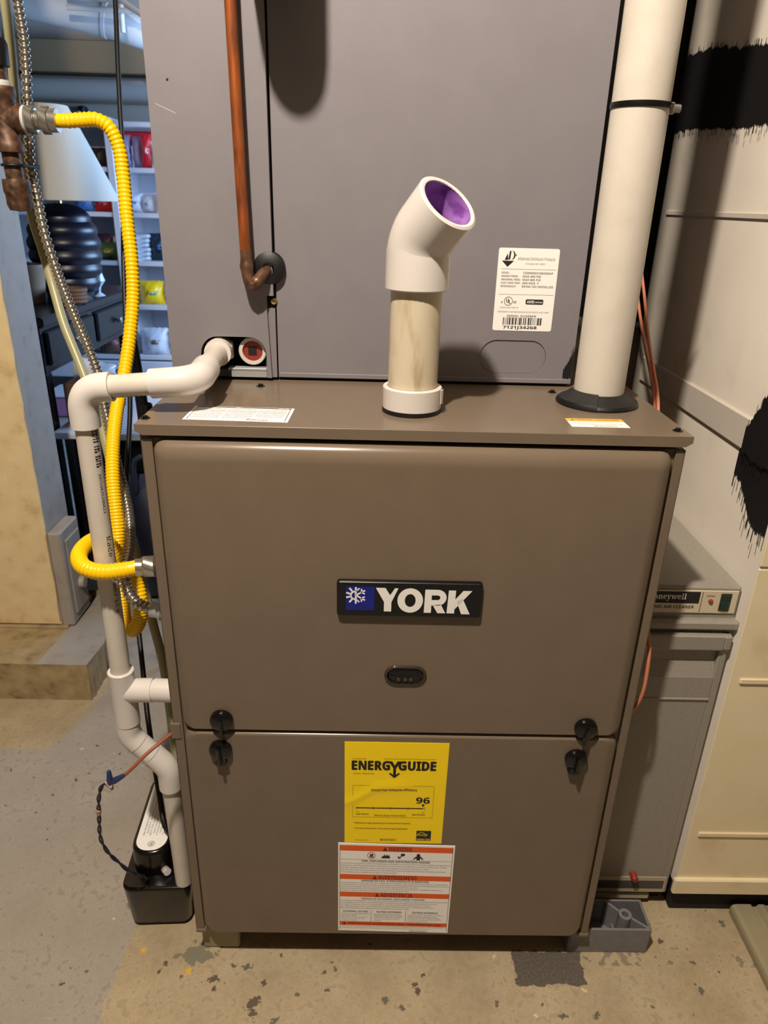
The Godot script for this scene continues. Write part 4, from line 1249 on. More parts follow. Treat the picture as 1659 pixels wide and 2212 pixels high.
func build_air_cleaner() -> void:
	var t := thing("air_cleaner", "grey electronic air cleaner cabinet with ivory control strip beside the furnace", "air cleaner")
	var x0 := 0.630
	var x1 := 0.789
	var zf := -0.102
	var s := begin()
	box(s, Vector3(x0, -0.028, -0.60), Vector3(x1, 0.582, zf), 0.003)
	put("body", s, M.cleaner_grey, t)
	# control strip
	s = begin()
	box(s, Vector3(x0 + 0.004, 0.5395, zf), Vector3(0.7845, 0.5762, zf + 0.0022), 0.0008)
	var cp := put("control_strip", s, M.panel_ivory, t)
	var P := func(x: float, y: float) -> Vector3: return Vector3(x, y, zf + 0.0024)
	var P2 := func(x: float, y: float) -> Vector3: return Vector3(x, y, zf + 0.0026)
	s = begin(); bar(s, x0 + 0.008, 0.5555, 0.7300 - x0 - 0.008, 0.0188, P)
	bar(s, 0.7330, 0.5415, 0.0008, 0.033, P)
	write(s, "ELECTRONIC AIR CLEANER", 0.6385, 0.5472, 0.0860, 0.0048, P, true)
	write(s, "SYSTEM", 0.7395, 0.5668, 0.0115, 0.0022, P, true)
	put("black_print", s, M.ink, cp)
	s = begin(); write(s, "Honeywell", 0.6560, 0.5592, 0.0548, 0.0122, P2, true, "Droid Serif"); put("lettering", s, M.white_print, cp)
	s = begin()
	lathe(s, [Vector2(0.0034, 0.0), Vector2(0.0032, 0.0018), Vector2(0.0018, 0.0030), Vector2(0.0, 0.0033)], Transform3D(Basis(Vector3.RIGHT, PI / 2), Vector3(0.7463, 0.5600, zf + 0.0022)), 14)
	put("indicator", s, M.red_lamp, cp)
	s = begin()
	box(s, Vector3(0.7595, 0.5445, zf + 0.0022), Vector3(0.7750, 0.5725, zf + 0.0035), 0.0006)
	box(s, Vector3(0.7615, 0.5465, zf + 0.003), Vector3(0.7730, 0.5600, zf + 0.0052), 0.0012, Transform3D.IDENTITY)
	box(s, Vector3(0.7615, 0.5600, zf + 0.003), Vector3(0.7730, 0.5705, zf + 0.0042), 0.0012, Transform3D.IDENTITY)
	put("rocker_switch", s, M.switch_green, cp)
	# lip under the strip
	s = begin()
	box(s, Vector3(x0, 0.5145, zf - 0.01), Vector3(0.7935, 0.5310, zf + 0.0105), 0.004)
	put("lip", s, M.cleaner_grey, t)
	# door: pull at the top over a scooped recess, then the flat with two ridges
	s = begin()
	var prof := PackedVector2Array([Vector2(zf, 0.5090), Vector2(zf + 0.012, 0.5090), Vector2(zf + 0.0145, 0.5070), Vector2(zf + 0.0145, 0.4860), Vector2(zf + 0.0130, 0.4835), Vector2(zf + 0.0005, 0.4830), Vector2(zf + 0.0005, 0.4600), Vector2(zf + 0.0080, 0.4360), Vector2(zf + 0.0090, 0.4330), Vector2(zf + 0.0090, 0.3965), Vector2(zf + 0.0105, 0.3955), Vector2(zf + 0.0105, 0.3935), Vector2(zf + 0.0080, 0.3920), Vector2(zf + 0.0080, -0.0150), Vector2(zf + 0.0060, -0.0180), Vector2(zf, -0.0180)])
	# profile lies in (z, y); sweep along x over the middle, with solid cheeks at both ends
	var sw := Transform3D(Basis(Vector3(0, 0, 1), Vector3(0, 1, 0), Vector3(1, 0, 0)), Vector3.ZERO)
	plate(s, prof, x0 + 0.006, 0.7740, sw)
	box(s, Vector3(0.7740, -0.0180, zf), Vector3(0.7865, 0.5090, zf + 0.0082), 0.002)
	box(s, Vector3(0.7740, 0.4840, zf), Vector3(0.7865, 0.5090, zf + 0.0145), 0.003)
	put("door", s, M.cleaner_grey, t)
	# rating strip at the foot, red key and foot rail
	s = begin()
	box(s, Vector3(x0 + 0.006, -0.0155, zf + 0.008), Vector3(0.7820, 0.0205, zf + 0.0096), 0.0006)
	var rs := put("rating_strip", s, M.cleaner_trim, t)
	s = begin()
	bar(s, x0 + 0.010, -0.0065, 0.7775 - x0 - 0.010, 0.0185, func(x, y): return Vector3(x, y, zf + 0.0099))
	put("dark_plate", s, M.coil_dark, rs)
	s = begin()
	lathe(s, [Vector2(0.0058, 0.0), Vector2(0.0058, 0.012), Vector2(0.0045, 0.0145), Vector2(0.0, 0.0145)], Transform3D(Basis(Vector3.RIGHT, PI / 2), Vector3(0.7215, 0.0270, zf + 0.008)), 12)
	put("red_key", s, M.red_plastic, t)
	s = begin()
	box(s, Vector3(x0 + 0.002, -0.0410, -0.50), Vector3(0.7620, -0.0282, zf + 0.004), 0.003)
	box(s, Vector3(x0 + 0.002, FLOOR, -0.50), Vector3(0.70, -0.0405, -0.20), 0.002)
	put("foot_rail", s, M.cleaner_trim, t)
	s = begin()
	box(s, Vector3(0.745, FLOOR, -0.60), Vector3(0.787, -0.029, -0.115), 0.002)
	put("shade_block", s, M.dark_gap, t)  # black block added as the shade beneath the cleaner

func build_risers() -> void:
	var s := begin()
	var t := thing("riser_block", "grey plastic riser block with open webbing under the furnace's right corner", "block")
	var y0 := FLOOR
	var y1 := -0.0005
	var x0 := 0.598
	var x1 := 0.7305
	var z0 := -0.0665
	var z1 := -0.0105
	box(s, Vector3(x0, y0, z1 - 0.0042), Vector3(x1, y1, z1), 0.0014)
	box(s, Vector3(x1 - 0.0042, y0, z0), Vector3(x1, y1, z1), 0.0012)
	box(s, Vector3(x0, y0, z0), Vector3(x1, y1, z0 + 0.0036), 0.001)
	box(s, Vector3(x0, y0, z0), Vector3(x0 + 0.0036, y1, z1), 0.001)
	box(s, Vector3(0.6665, y0, z1 - 0.012), Vector3(0.6695, y1 - 0.001, z1 - 0.003), 0.0006)
	box(s, Vector3(x0 + 0.002, y0, z0 + 0.002), Vector3(x1 - 0.002, y0 + 0.004, z1 - 0.002))
	put("shell", s, M.riser_grey, t)
	s = begin()
	var c := Vector3(0.6955, 0, -0.0385)
	for q in [[Vector3(0.7285, 0, -0.0130), c + Vector3(0.0085, 0, 0.0065)], [c - Vector3(0.0085, 0, 0.0060), Vector3(0.6690, 0, -0.0640)]]:
		var d: Vector3 = q[1] - q[0]
		var b := Basis(Vector3.UP, atan2(-d.z, d.x))
		box(s, Vector3(0, y0, -0.0019), Vector3(d.length(), y1, 0.0019), 0.0006, Transform3D(b, q[0]))
	hollow(s, [Vector3(c.x, y0, c.z), Vector3(c.x, y1, c.z)], 0.0105, 0.0052, 20)
	put("web", s, M.riser_grey, t)
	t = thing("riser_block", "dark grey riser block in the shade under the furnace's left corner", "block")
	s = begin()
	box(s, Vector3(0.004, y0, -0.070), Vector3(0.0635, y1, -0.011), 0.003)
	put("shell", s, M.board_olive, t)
	for x in [0.01, 0.56]:
		t = thing("riser_block", "grey riser block under the back of the furnace, %s" % ("behind the pump" if x < 0.1 else "beside the air cleaner"), "block")
		s = begin(); box(s, Vector3(x, y0, -0.745), Vector3(x + 0.06, y1, -0.69), 0.003); put("shell", s, M.riser_grey, t)

func build_pipes() -> void:
	# intake stub with its 45 degree elbow
	var t := thing("intake_pipe", "short white intake pipe with a purple primed elbow on the furnace lid", "pipe")
	var c := Vector3(0.3098, 0, -0.0790)
	var s := begin()
	lathe(s, [Vector2(0.030, 0.0), Vector2(0.0362, 0.0), Vector2(0.0362, 0.0055), Vector2(0.030, 0.0055)], Transform3D(Basis.IDENTITY, Vector3(c.x, TOP, c.z)), 36)
	put("gasket", s, M.rubber_black, t)
	s = begin()
	lathe(s, [Vector2(0.0305, 0.0055), Vector2(0.0357, 0.0055), Vector2(0.0359, 0.0300), Vector2(0.0349, 0.0312), Vector2(0.0305, 0.0312)], Transform3D(Basis.IDENTITY, Vector3(c.x, TOP, c.z)), 40)
	# pull tab of the collar
	box(s, Vector3(0.0, 0.012, -0.0025), Vector3(0.0012, 0.030, 0.004), 0.0005, Transform3D(Basis(Vector3.UP, -0.55), Vector3(c.x + 0.0348, TOP, c.z + 0.012)))
	put("collar", s, M.pvc_white, t)
	s = begin()
	hollow(s, [Vector3(c.x, TOP + 0.006, c.z), Vector3(c.x + 0.0005, 0.995, c.z)], 0.0299, 0.0262, 32)
	put("pipe", s, M.pvc_dirty, t)
	var psi := 0.80
	var n := Vector3(0.70 * cos(psi), 0.70, 0.70 * sin(psi)).normalized()
	var corner := Vector3(c.x + 0.0005, 1.0280, c.z)
	var mouth := corner + n * 0.0560
	var path := [Vector3(c.x + 0.0005, 0.9770, c.z), Vector3(c.x + 0.0005, 1.0000, c.z)]
	path.append_array(arc(corner, Vector3.DOWN, n, 0.019, 8))
	path.append(mouth)
	s = begin()
	tube(s, path, 0.0364, 36, false)
	for q in [[path[0], Vector3.DOWN], [mouth, n]]:
		lathe(s, [Vector2(0.0300, 0.0), Vector2(0.0306, 0.0010), Vector2(0.0338, 0.0016), Vector2(0.0364, 0.0)], turn_to(q[1], q[0]), 36)
	# socket shoulder and mould tab
	tube(s, [Vector3(c.x + 0.0005, 0.9770, c.z), Vector3(c.x + 0.0005, 1.0200, c.z)], 0.0368, 36, false)
	var el := put("elbow", s, M.pvc_white, t)
	s = begin()
	tube(s, path, 0.0303, 36, false)
	tube(s, [mouth - n * 0.0005, mouth + n * 0.0008], 0.0304, 36, false)
	put("primed_bore", s, M.primer_purple, el)
	s = begin()
	var E := around_pipe(Vector3(c.x, 0.986, c.z), Vector3(c.x, 1.03, c.z), 0.0364, -0.05)
	for k in 16:
		var u := 0.010 + 0.0014 * k
		bar(s, u, 0.0006 * k, 0.0007, 0.0028 + 0.0012 * (k % 3), E)
	put("faint_print", s, mat("ink_pale", c8(176, 168, 164), 0.5), el)
	s = begin()
	var V := around_pipe(Vector3(c.x, 0.865, c.z), Vector3(c.x, 0.97, c.z), 0.0299, 1.27)
	for k in 40: bar(s, 0.004 + 0.0024 * k, 0.0, 0.0012 + 0.0006 * (k % 2), 0.0016 + 0.0008 * (k % 3), V)
	put("edge_print", s, M.ink, t)
	# vent pipe
	t = thing("vent_pipe", "tall white plastic vent pipe rising from a black rubber flange on the lid", "pipe")
	var v := Vector3(0.5555, 0, -0.1385)
	s = begin()
	hollow(s, [Vector3(v.x, TOP + 0.004, v.z), Vector3(v.x - 0.001, 2.31, v.z)], 0.0318, 0.028, 40)
	put("pipe", s, M.pvc_cream, t)
	s = begin()
	lathe(s, [Vector2(0.0320, 0.0), Vector2(0.0515, 0.0), Vector2(0.0520, 0.0025), Vector2(0.0500, 0.0060), Vector2(0.0400, 0.0105), Vector2(0.0350, 0.0150), Vector2(0.0322, 0.0160)], Transform3D(Basis.IDENTITY, Vector3(v.x, TOP, v.z)), 48)
	lathe(s, [Vector2(0.0325, 0.0180), Vector2(0.0360, 0.0168), Vector2(0.0412, 0.0120), Vector2(0.0512, 0.0076), Vector2(0.0533, 0.0028), Vector2(0.0530, 0.0)], Transform3D(Basis(Vector3.UP, -1.85), Vector3(v.x, TOP, v.z)), 14, 1.5)
	put("flange", s, M.rubber_black, t)
	s = begin()
	lathe(s, [Vector2(0.0318, -0.0030), Vector2(0.0330, -0.0030), Vector2(0.0333, 0.0), Vector2(0.0330, 0.0030), Vector2(0.0318, 0.0030)], Transform3D(Basis.IDENTITY, Vector3(v.x, 1.1725, v.z)), 40)
	var st := put("strap", s, M.screw_dark, t)
	s = begin()
	box(s, Vector3(0.0325, -0.006, -0.003), Vector3(0.038, 0.006, 0.003), 0.001, Transform3D(Basis.IDENTITY, Vector3(v.x, 1.1715, v.z)))
	lathe(s, [Vector2(0, 0), Vector2(0.0045, 0), Vector2(0.0045, 0.008), Vector2(0, 0.008)], Transform3D(Basis(Vector3.BACK, -PI / 2), Vector3(v.x + 0.037, 1.1715, v.z)), 6)
	put("bolt", s, M.steel_dull, st)
	# copper line
	t = thing("copper_line", "thin copper refrigerant line running down the left of the coil case", "pipe")
	s = begin()
	tube(s, [Vector3(0.0880, 2.31, -0.196), Vector3(0.0915, 1.272, -0.196), Vector3(0.0935, 1.081, -0.196), Vector3(0.0952, 1.000, -0.196)], 0.0070, 16)
	put("tube", s, M.copper, t)
	s = begin()
	var bend := spline([Vector3(0.0952, 1.006, -0.196), Vector3(0.0957, 0.990, -0.196), Vector3(0.0968, 0.973, -0.195), Vector3(0.1010, 0.9635, -0.194), Vector3(0.1070, 0.9660, -0.195), Vector3(0.1140, 0.9750, -0.204), Vector3(0.1212, 0.9830, -0.226)], 0.003)
	tube(s, bend, func(d): return 0.0074 + (0.0018 * exp(-pow((d - 0.020) / 0.005, 2.0))) + (0.0012 if d > 0.050 and d < 0.056 else 0.0), 16)
	put("elbow", s, M.copper_burnt, t)
	# condensate drain
	t = thing("drain_pipe", "white plastic condensate drain pipe bending down the furnace's left side", "pipe")
	var out := Vector3(0.0475, 0.8722, -0.2425)
	var pa := Vector3(0.0580, 0.8712, -0.0475)
	s = begin()
	hexnut(s, Vector3(0.0478, 0.8722, -0.236), Vector3(0.01, 0, 1), 0.0205, 0.014)
	tube(s, [Vector3(0.0480, 0.8722, -0.224), Vector3(0.0492, 0.8722, -0.203)], 0.0182, 24)
	put("adapter", s, M.pvc_white, t)
	s = begin()
	tube(s, [out, Vector3(0.0495, 0.8720, -0.19), Vector3(0.0560, 0.8714, -0.09)], 0.01335, 24)
	put("nipple", s, M.pvc_cream, t)
	var cb := Vector3(-0.0775, 0.8585, -0.0455)
	var d1 := (Vector3(0.0495, 0.8720, -0.19) - pa).normalized()
	var d2 := (cb - pa).normalized()
	s = begin()
	path = [pa + d1 * 0.062]
	path.append_array(arc(pa, d1, d2, 0.030, 10))
	path.append(pa + d2 * 0.054)
	tube(s, path, 0.0172, 26)
	el = put("elbow", s, M.pvc_white, t)
	s = begin()
	tube(s, [pa + d2 * 0.045, cb - d2 * 0.02], 0.01335, 24)
	var hp := put("pipe", s, M.pvc_cream, t)
	s = begin()
	var H := around_pipe(cb, pa, 0.01335, 0.0)
	var ax := (pa - cb).normalized()
	# print on the lower front of the pipe, upside down
	var HP := func(x: float, y: float) -> Vector3:
		var th := -0.95 - y / 0.01335
		var f := Vector3.BACK
		var up := ax.cross(f).normalized() * -1.0
		f = up.cross(ax).normalized() * -1.0
		if f.z < 0: f = -f
		if up.y < 0: up = -up
		return cb + ax * x + (f * cos(th) + up * sin(th)) * 0.0135
	var HR := func(x: float, y: float) -> Vector3: return HP.call(0.094 - x, 0.0055 - y)
	write(s, "20", 0.004, 0.0, 0.010, 0.0050, HR, false, "Droid Sans Mono")
	write(s, "48017-3", 0.022, 0.0, 0.036, 0.0055, HR, true, "Droid Sans Mono")
	put("lettering", s, M.ink, hp)
	var vb := Vector3(-0.0818, 0.452, -0.0520)
	var dd := (vb - cb).normalized()
	s = begin()
	path = [cb - d2 * 0.036]
	path.append_array(arc(cb, -d2, dd, 0.026, 10))
	path.append(cb + dd * 0.046)
	tube(s, path, 0.0172, 26)
	put("elbow", s, M.pvc_white, t)
	s = begin()
	tube(s, [cb + dd * 0.03, vb + dd * 0.02], 0.01335, 24)
	var vp := put("pipe", s, M.pvc_cream, t)
	s = begin()
	var Wd := around_pipe(cb, vb, 0.01335, 0.86)
	write(s, "20754826200423", 0.103, 0.0, 0.052, 0.0035, Wd, false, "Droid Sans Mono")
	write(s, "Made in America", 0.188, -0.001, 0.112, 0.0062, Wd, false, "Droid Sans Mono")
	for k in 15:
		if k in [2, 5, 9]: continue
		bar(s, 0.049 + 0.0031 * k, -0.001, 0.0010 + 0.0006 * (k % 3), 0.0034, Wd)
		bar(s, 0.049 + 0.0031 * k, 0.0030, 0.0010 + 0.0006 * ((k + 1) % 3), 0.0034, Wd)
	bar(s, 0.048, -0.001, 0.008, 0.007, Wd)
	put("lettering", s, M.ink, vp)
	# tee
	var te := Vector3(-0.0824, 0.4240, -0.0524)
	s = begin()
	lathe(s, [Vector2(0.0136, 0.0), Vector2(0.0168, 0.0), Vector2(0.0180, -0.0012), Vector2(0.0175, -0.004), Vector2(0.0173, -0.090), Vector2(0.0135, -0.0905)], Transform3D(Basis.IDENTITY, Vector3(-0.0820, 0.4590, -0.0520)), 28)
	tube(s, [te, te + Vector3(0.043, 0.002, 0.001)], 0.0170, 26)
	put("tee", s, M.pvc_white, t)
	s = begin()
	tube(s, [te + Vector3(0.0445, 0.002, 0.001), te + Vector3(0.085, 0.002, 0.002)], 0.0166, 26)
	tube(s, [te + Vector3(0.04, 0.002, 0.001), te + Vector3(0.05, 0.002, 0.002)], 0.0150, 20)
	put("branch", s, M.pvc_white, t)
	# two 45 degree fittings, then the tail
	var e1 := Vector3(-0.0830, 0.3440, -0.0520)
	var e2 := Vector3(-0.0315, 0.2830, -0.0530)
	var de := (e2 - e1).normalized()
	s = begin()
	path = [Vector3(-0.0826, 0.3675, -0.0520)]
	path.append_array(arc(e1, Vector3.UP, de, 0.012, 6))
	path.append(e1 + de * 0.0175)
	tube(s, path, 0.0168, 26)
	put("elbow", s, M.pvc_white, t)
	s = begin()
	tube(s, [e1, e1 + de * 0.0230], 0.0150, 22)
	tube(s, [e1 + de * 0.0185, e1 + de * 0.0440], 0.0164, 26)
	var sl := put("coupling", s, M.pvc_white, t)
	s = begin()
	path = [e1 + de * 0.0450]
	path.append_array(arc(e2, -de, Vector3.DOWN, 0.014, 6))
	path.append(e2 + Vector3(0, -0.036, 0))
	tube(s, path, 0.0172, 26)
	put("elbow", s, M.pvc_white, t)
	s = begin()
	tube(s, [e2 + Vector3(0, -0.01, 0), Vector3(-0.0300, 0.0425, -0.0560)], 0.01335, 24)
	put("tail", s, M.pvc_cream, t)
	s = begin()
	var nrm := Vector3(0.25, 0.5, 0.8)
	var dn := de.cross(Vector3.BACK).normalized()
	for k in 22:
		var q := e1 + de * (0.012 + 0.0021 * k)
		var th := 0.75
		var f := (Vector3.BACK * cos(th) + dn * sin(th))
		if dn.y > 0: f = (Vector3.BACK * cos(th) - dn * sin(th))
		var w := Vector3.BACK.cross(f).cross(f).normalized()
		w = de.cross(f).normalized()
		var p := q + f * (0.0173 if k < 16 else 0.0176)
		var hh := 0.0016 + 0.0011 * (k * 7 % 3)
		face(s, [p - w * hh, p - w * hh + de * 0.0010, p + w * hh + de * 0.0010, p + w * hh], f)
	put("barcode", s, M.ink_grey, sl)

func build_pump() -> void:
	var t := thing("condensate_pump", "black condensate pump with a white label on its motor housing at lower left", "pump")
	var up := Transform3D(Basis(Vector3.RIGHT, Vector3(0, 0, -1), Vector3.UP), Vector3(0, FLOOR, 0))
	var yaw := Transform3D(Basis(Vector3.UP, 0.05), Vector3(-0.004, 0, -0.004))
	up = yaw * up
	var s := begin()
	panel(s, -0.1225, -0.012, 0.040, 0.315, 0.018, [Vector2(0.018, 0.0), Vector2(0.010, 0.003), Vector2(0.006, 0.012), Vector2(0.0006, 0.088), Vector2(0.0, 0.0905), Vector2(0.0005, 0.0950), Vector2(0.003, 0.0965), Vector2(0.006, 0.0968)], [1, 1, 1, 1], up)
	put("tank", s, M.plastic_black, t)
	s = begin()
	panel(s, -0.1125, -0.0450, 0.064, 0.245, 0.031, [Vector2(0.0, 0.0955), Vector2(0.0012, 0.138), Vector2(0.0026, 0.1435), Vector2(0.006, 0.1458), Vector2(0.009, 0.146)], [1, 1, 1, 1], up)
	var mh := put("motor_housing", s, M.plastic_black, t)
	s = begin()
	panel(s, -0.1045, -0.0545, 0.072, 0.236, 0.022, [Vector2(0.0, 0.1459), Vector2(0.0003, 0.1464), Vector2(0.001, 0.1464)], [1, 1, 1, 1], up)
	var lb := put("label", s, M.label_white, mh)
	s = begin()
	var P := func(x: float, y: float) -> Vector3: return up * Vector3(-0.0545 - y, 0.072 + x, 0.1466)
	for k in 7:
		write(s, ["115 VAC 60 HZ 1.5 AMPS", "THERMALLY PROTECTED", "CONDENSATE PUMP ONLY", "MAX FLUID TEMP 140 F", "NOT FOR OUTDOOR USE", "SAFETY SWITCH 24 VAC", "READ THE INSTRUCTIONS"][k], 0.030 + 0.004 * (k % 2), 0.008 + 0.0052 * k, 0.045 + 0.018 * (k % 3), 0.0026, P, false, "Droid Sans", 8.0)
	ringshape(s, Vector2(0.0125, 0.024), Vector2(0.0055, 0.0055), Vector2(0.0048, 0.0048), P, 0, TAU, 18)
	write(s, "UL", 0.0095, 0.0215, 0.006, 0.005, P, true)
	put("lettering", s, M.ink, lb)
	s = begin()
	lathe(s, [Vector2(0, 0.006), Vector2(0.0085, 0.006), Vector2(0.009, 0.005), Vector2(0.009, 0.0), Vector2(0, 0.0)], Transform3D(Basis(Vector3.RIGHT, PI / 2 - 0.4), Vector3(-0.0505, 0.063, -0.125)), 20)
	put("green_cap", s, M.green_plastic, t)
	s = begin()
	tube(s, [Vector3(-0.072, 0.0475, -0.079), Vector3(-0.0580, 0.0515, -0.0640)], 0.0062, 16)
	put("fitting", s, M.pvc_white, t)
	# low voltage wires from the pump to the furnace
	t = thing("control_wire", "thin brown and navy control wire looping from the furnace to the pump", "wire")
	s = begin()
	tube(s, spline([Vector3(0.0, 0.3905, -0.010), Vector3(-0.0144, 0.3930, 0.0181), Vector3(-0.0296, 0.3854, 0.0320), Vector3(-0.0446, 0.3709, 0.0381), Vector3(-0.0570, 0.3580, 0.0393)], 0.004), 0.0024, 8)
	put("brown_wire", s, M.wire_brown, t)
	var nv := spline([Vector3(-0.0765, 0.3445, 0.0388), Vector3(-0.0870, 0.3395, 0.0365), Vector3(-0.0960, 0.3275, 0.0335), Vector3(-0.1060, 0.2963, 0.0258), Vector3(-0.1160, 0.2487, 0.0136), Vector3(-0.1246, 0.1997, 0.0020), Vector3(-0.1211, 0.1644, -0.0045), Vector3(-0.1118, 0.1337, -0.0128), Vector3(-0.0957, 0.1113, -0.0137), Vector3(-0.0890, 0.085, -0.03), Vector3(-0.0870, 0.0445, -0.0560)], 0.003)
	s = begin()
	for ph in [0.0, PI]:
		var tw := []
		for k in nv.size():
			var a: float = k * 0.33 + ph
			tw.append(nv[k] + Vector3(cos(a), 0.2 * sin(a), sin(a)) * 0.0017)
		tube(s, tw, 0.0015, 6)
	put("twisted_pair", s, M.wire_navy, t)
	s = begin()
	tube(s, [nv[28], nv[32]], 0.0035, 10)
	put("tape", s, M.tape_pink, t)
	s = begin()
	lathe(s, [Vector2(0.0, 0.0), Vector2(0.0045, 0.0), Vector2(0.0042, 0.006), Vector2(0.0028, 0.020), Vector2(0.0022, 0.021), Vector2(0.0, 0.021)], turn_to(Vector3(0.7, 0.55, 0.1), Vector3(-0.0745, 0.3455, 0.0390)), 12)
	put("wire_nut", s, M.wire_nut, t)
	s = begin()
	lathe(s, [Vector2(0.0, 0.0), Vector2(0.0045, 0.0), Vector2(0.0042, 0.006), Vector2(0.0028, 0.020), Vector2(0.0022, 0.021), Vector2(0.0, 0.021)], turn_to(Vector3(0.05, 1, 0.0), Vector3(-0.0795, 0.3430, 0.0400)), 12)
	put("wire_nut", s, M.wire_nut, t)
	s = begin()
	for k in 4:
		var q := spline([Vector3(-0.088, 0.339, 0.037), Vector3(-0.084 + 0.002 * k, 0.346 - 0.004 * k, 0.042), Vector3(-0.078, 0.338 - 0.002 * k, 0.044 - 0.002 * k), Vector3(-0.077, 0.345, 0.040)], 0.002)
		tube(s, q, 0.0013, 6)
	put("wire_ends", s, M.tape_pink, t)

func build_left_lines() -> void:
	# black iron gas pipe with a drip leg
	var t := thing("gas_pipe", "rusty black iron gas pipe with a tee and capped drip leg", "pipe")
	var g := Vector3(-0.2965, 0, -0.4400)
	var s := begin()
	tube(s, [Vector3(g.x, 2.31, g.z), Vector3(g.x, 1.190, g.z)], 0.0134, 20)
	put("riser", s, M.black_iron, t)
	s = begin()
	lathe(s, [Vector2(0.0134, 1.232), Vector2(0.0185, 1.234), Vector2(0.0195, 1.262), Vector2(0.0170, 1.268), Vector2(0.0134, 1.270)], Transform3D(Basis.IDENTITY, g), 20)
	put("coupling", s, M.rubber_black, t)
	s = begin()
	lathe(s, [Vector2(0.0135, 1.205), Vector2(0.0145, 1.205), Vector2(0.0145, 1.214), Vector2(0.0135, 1.216)], Transform3D(Basis.IDENTITY, g), 16)
	put("thread_tape", s, M.tape_white, t)
	s = begin()
	lathe(s, [Vector2(0.0134, 1.121), Vector2(0.0205, 1.121), Vector2(0.0212, 1.124), Vector2(0.0208, 1.133), Vector2(0.0175, 1.138), Vector2(0.0175, 1.192), Vector2(0.0208, 1.197), Vector2(0.0212, 1.204), Vector2(0.0205, 1.208), Vector2(0.0134, 1.208)], Transform3D(Basis.IDENTITY, g), 24)
	var r := Transform3D(Basis(Vector3.BACK, -PI / 2), Vector3(g.x, 1.1655, g.z))
	lathe(s, [Vector2(0.0175, 0.0), Vector2(0.0178, 0.018), Vector2(0.0208, 0.021), Vector2(0.0210, 0.030), Vector2(0.0, 0.030)], r, 24)
	put("tee", s, M.black_iron, t)
	s = begin()
	tube(s, [Vector3(g.x, 1.125, g.z), Vector3(g.x + 0.0015, 1.065, g.z)], 0.0134, 20)
	put("nipple", s, M.black_iron, t)
	s = begin()
	lathe(s, [Vector2(0.0134, 1.084), Vector2(0.0195, 1.084), Vector2(0.0203, 1.080), Vector2(0.0203, 1.066), Vector2(0.0185, 1.062), Vector2(0.0185, 1.048), Vector2(0.0155, 1.040), Vector2(0.0, 1.038)], Transform3D(Basis.IDENTITY, g + Vector3(0.0015, 0, 0)), 24)
	put("cap", s, M.black_iron, t)
	# yellow corrugated gas hose
	t = thing("gas_hose", "yellow corrugated flexible gas hose looping round the white drain pipe", "hose")
	s = begin()
	tube(s, [Vector3(-0.268, 1.1655, -0.4400), Vector3(-0.263, 1.1655, -0.4402)], 0.0195, 24)
	put("washer", s, M.tape_white, t)
	s = begin()
	hexnut(s, Vector3(-0.2630, 1.1655, -0.4405), Vector3.RIGHT, 0.0190, 0.013)
	tube(s, [Vector3(-0.250, 1.1655, -0.4408), Vector3(-0.243, 1.1655, -0.4410)], 0.0130, 20)
	put("adapter", s, M.steel_dull, t)
	s = begin()
	hexnut(s, Vector3(-0.2430, 1.1655, -0.4410), Vector3.RIGHT, 0.0190, 0.0145)
	put("nut", s, M.steel_dull, t)
	s = begin()
	tube(s, [Vector3(-0.2290, 1.1655, -0.4414), Vector3(-0.2185, 1.1657, -0.4416)], 0.0160, 24)
	put("ferrule", s, M.steel_dull, t)
	s = begin()
	var hose := spline([Vector3(-0.2225, 1.1657, -0.4418), Vector3(-0.2050, 1.1660, -0.4420), Vector3(-0.1850, 1.1678, -0.4450), Vector3(-0.1640, 1.1690, -0.4510), Vector3(-0.1470, 1.1590, -0.4540), Vector3(-0.1365, 1.1321, -0.4555), Vector3(-0.1334, 1.0933, -0.4515), Vector3(-0.1298, 1.0338, -0.4365), Vector3(-0.1246, 0.9733, -0.4211), Vector3(-0.1246, 0.9184, -0.4082), Vector3(-0.1284, 0.8574, -0.3817), Vector3(-0.1324, 0.8054, -0.3483), Vector3(-0.1351, 0.7636, -0.3084), Vector3(-0.1331, 0.7171, -0.2664), Vector3(-0.1282, 0.6691, -0.2346), Vector3(-0.1215, 0.6179, -0.2122), Vector3(-0.1178, 0.5644, -0.1944), Vector3(-0.1149, 0.5104, -0.1764), Vector3(-0.1090, 0.4740, -0.1595), Vector3(-0.0955, 0.4640, -0.1447), Vector3(-0.0790, 0.4850, -0.1349), Vector3(-0.0735, 0.5222, -0.1371), Vector3(-0.0830, 0.5501, -0.1494), Vector3(-0.1006, 0.5745, -0.1603), Vector3(-0.1178, 0.6003, -0.1609), Vector3(-0.1265, 0.6187, -0.1363), Vector3(-0.1260, 0.6269, -0.0962), Vector3(-0.1159, 0.6330, -0.0552), Vector3(-0.0980, 0.6339, -0.0260), Vector3(-0.0740, 0.6321, -0.0180), Vector3(-0.0500, 0.6330, -0.0215), Vector3(-0.0315, 0.6345, -0.0275)], 0.00104)
	var L := hose.size() * 0.00104
	tube(s, hose, func(d): return 0.0098 + (0.0 if d < 0.014 or d > L - 0.012 else 0.0013 * pow(0.5 + 0.5 * cos(TAU * (d / 0.0064 if d < 0.5 else 0.5 / 0.0064 + (d - 0.5) / 0.0048)), 0.8) - 0.0003), 14)
	put("hose", s, M.csst_yellow, t)
	s = begin()
	tube(s, [Vector3(-0.0330, 0.6344, -0.0270), Vector3(-0.0240, 0.6347, -0.0290)], 0.0112, 20)
	put("ferrule", s, M.steel_bright, t)
	s = begin()
	hexnut(s, Vector3(-0.0245, 0.6347, -0.0290), Vector3(1, 0.02, -0.15), 0.0150, 0.0160)
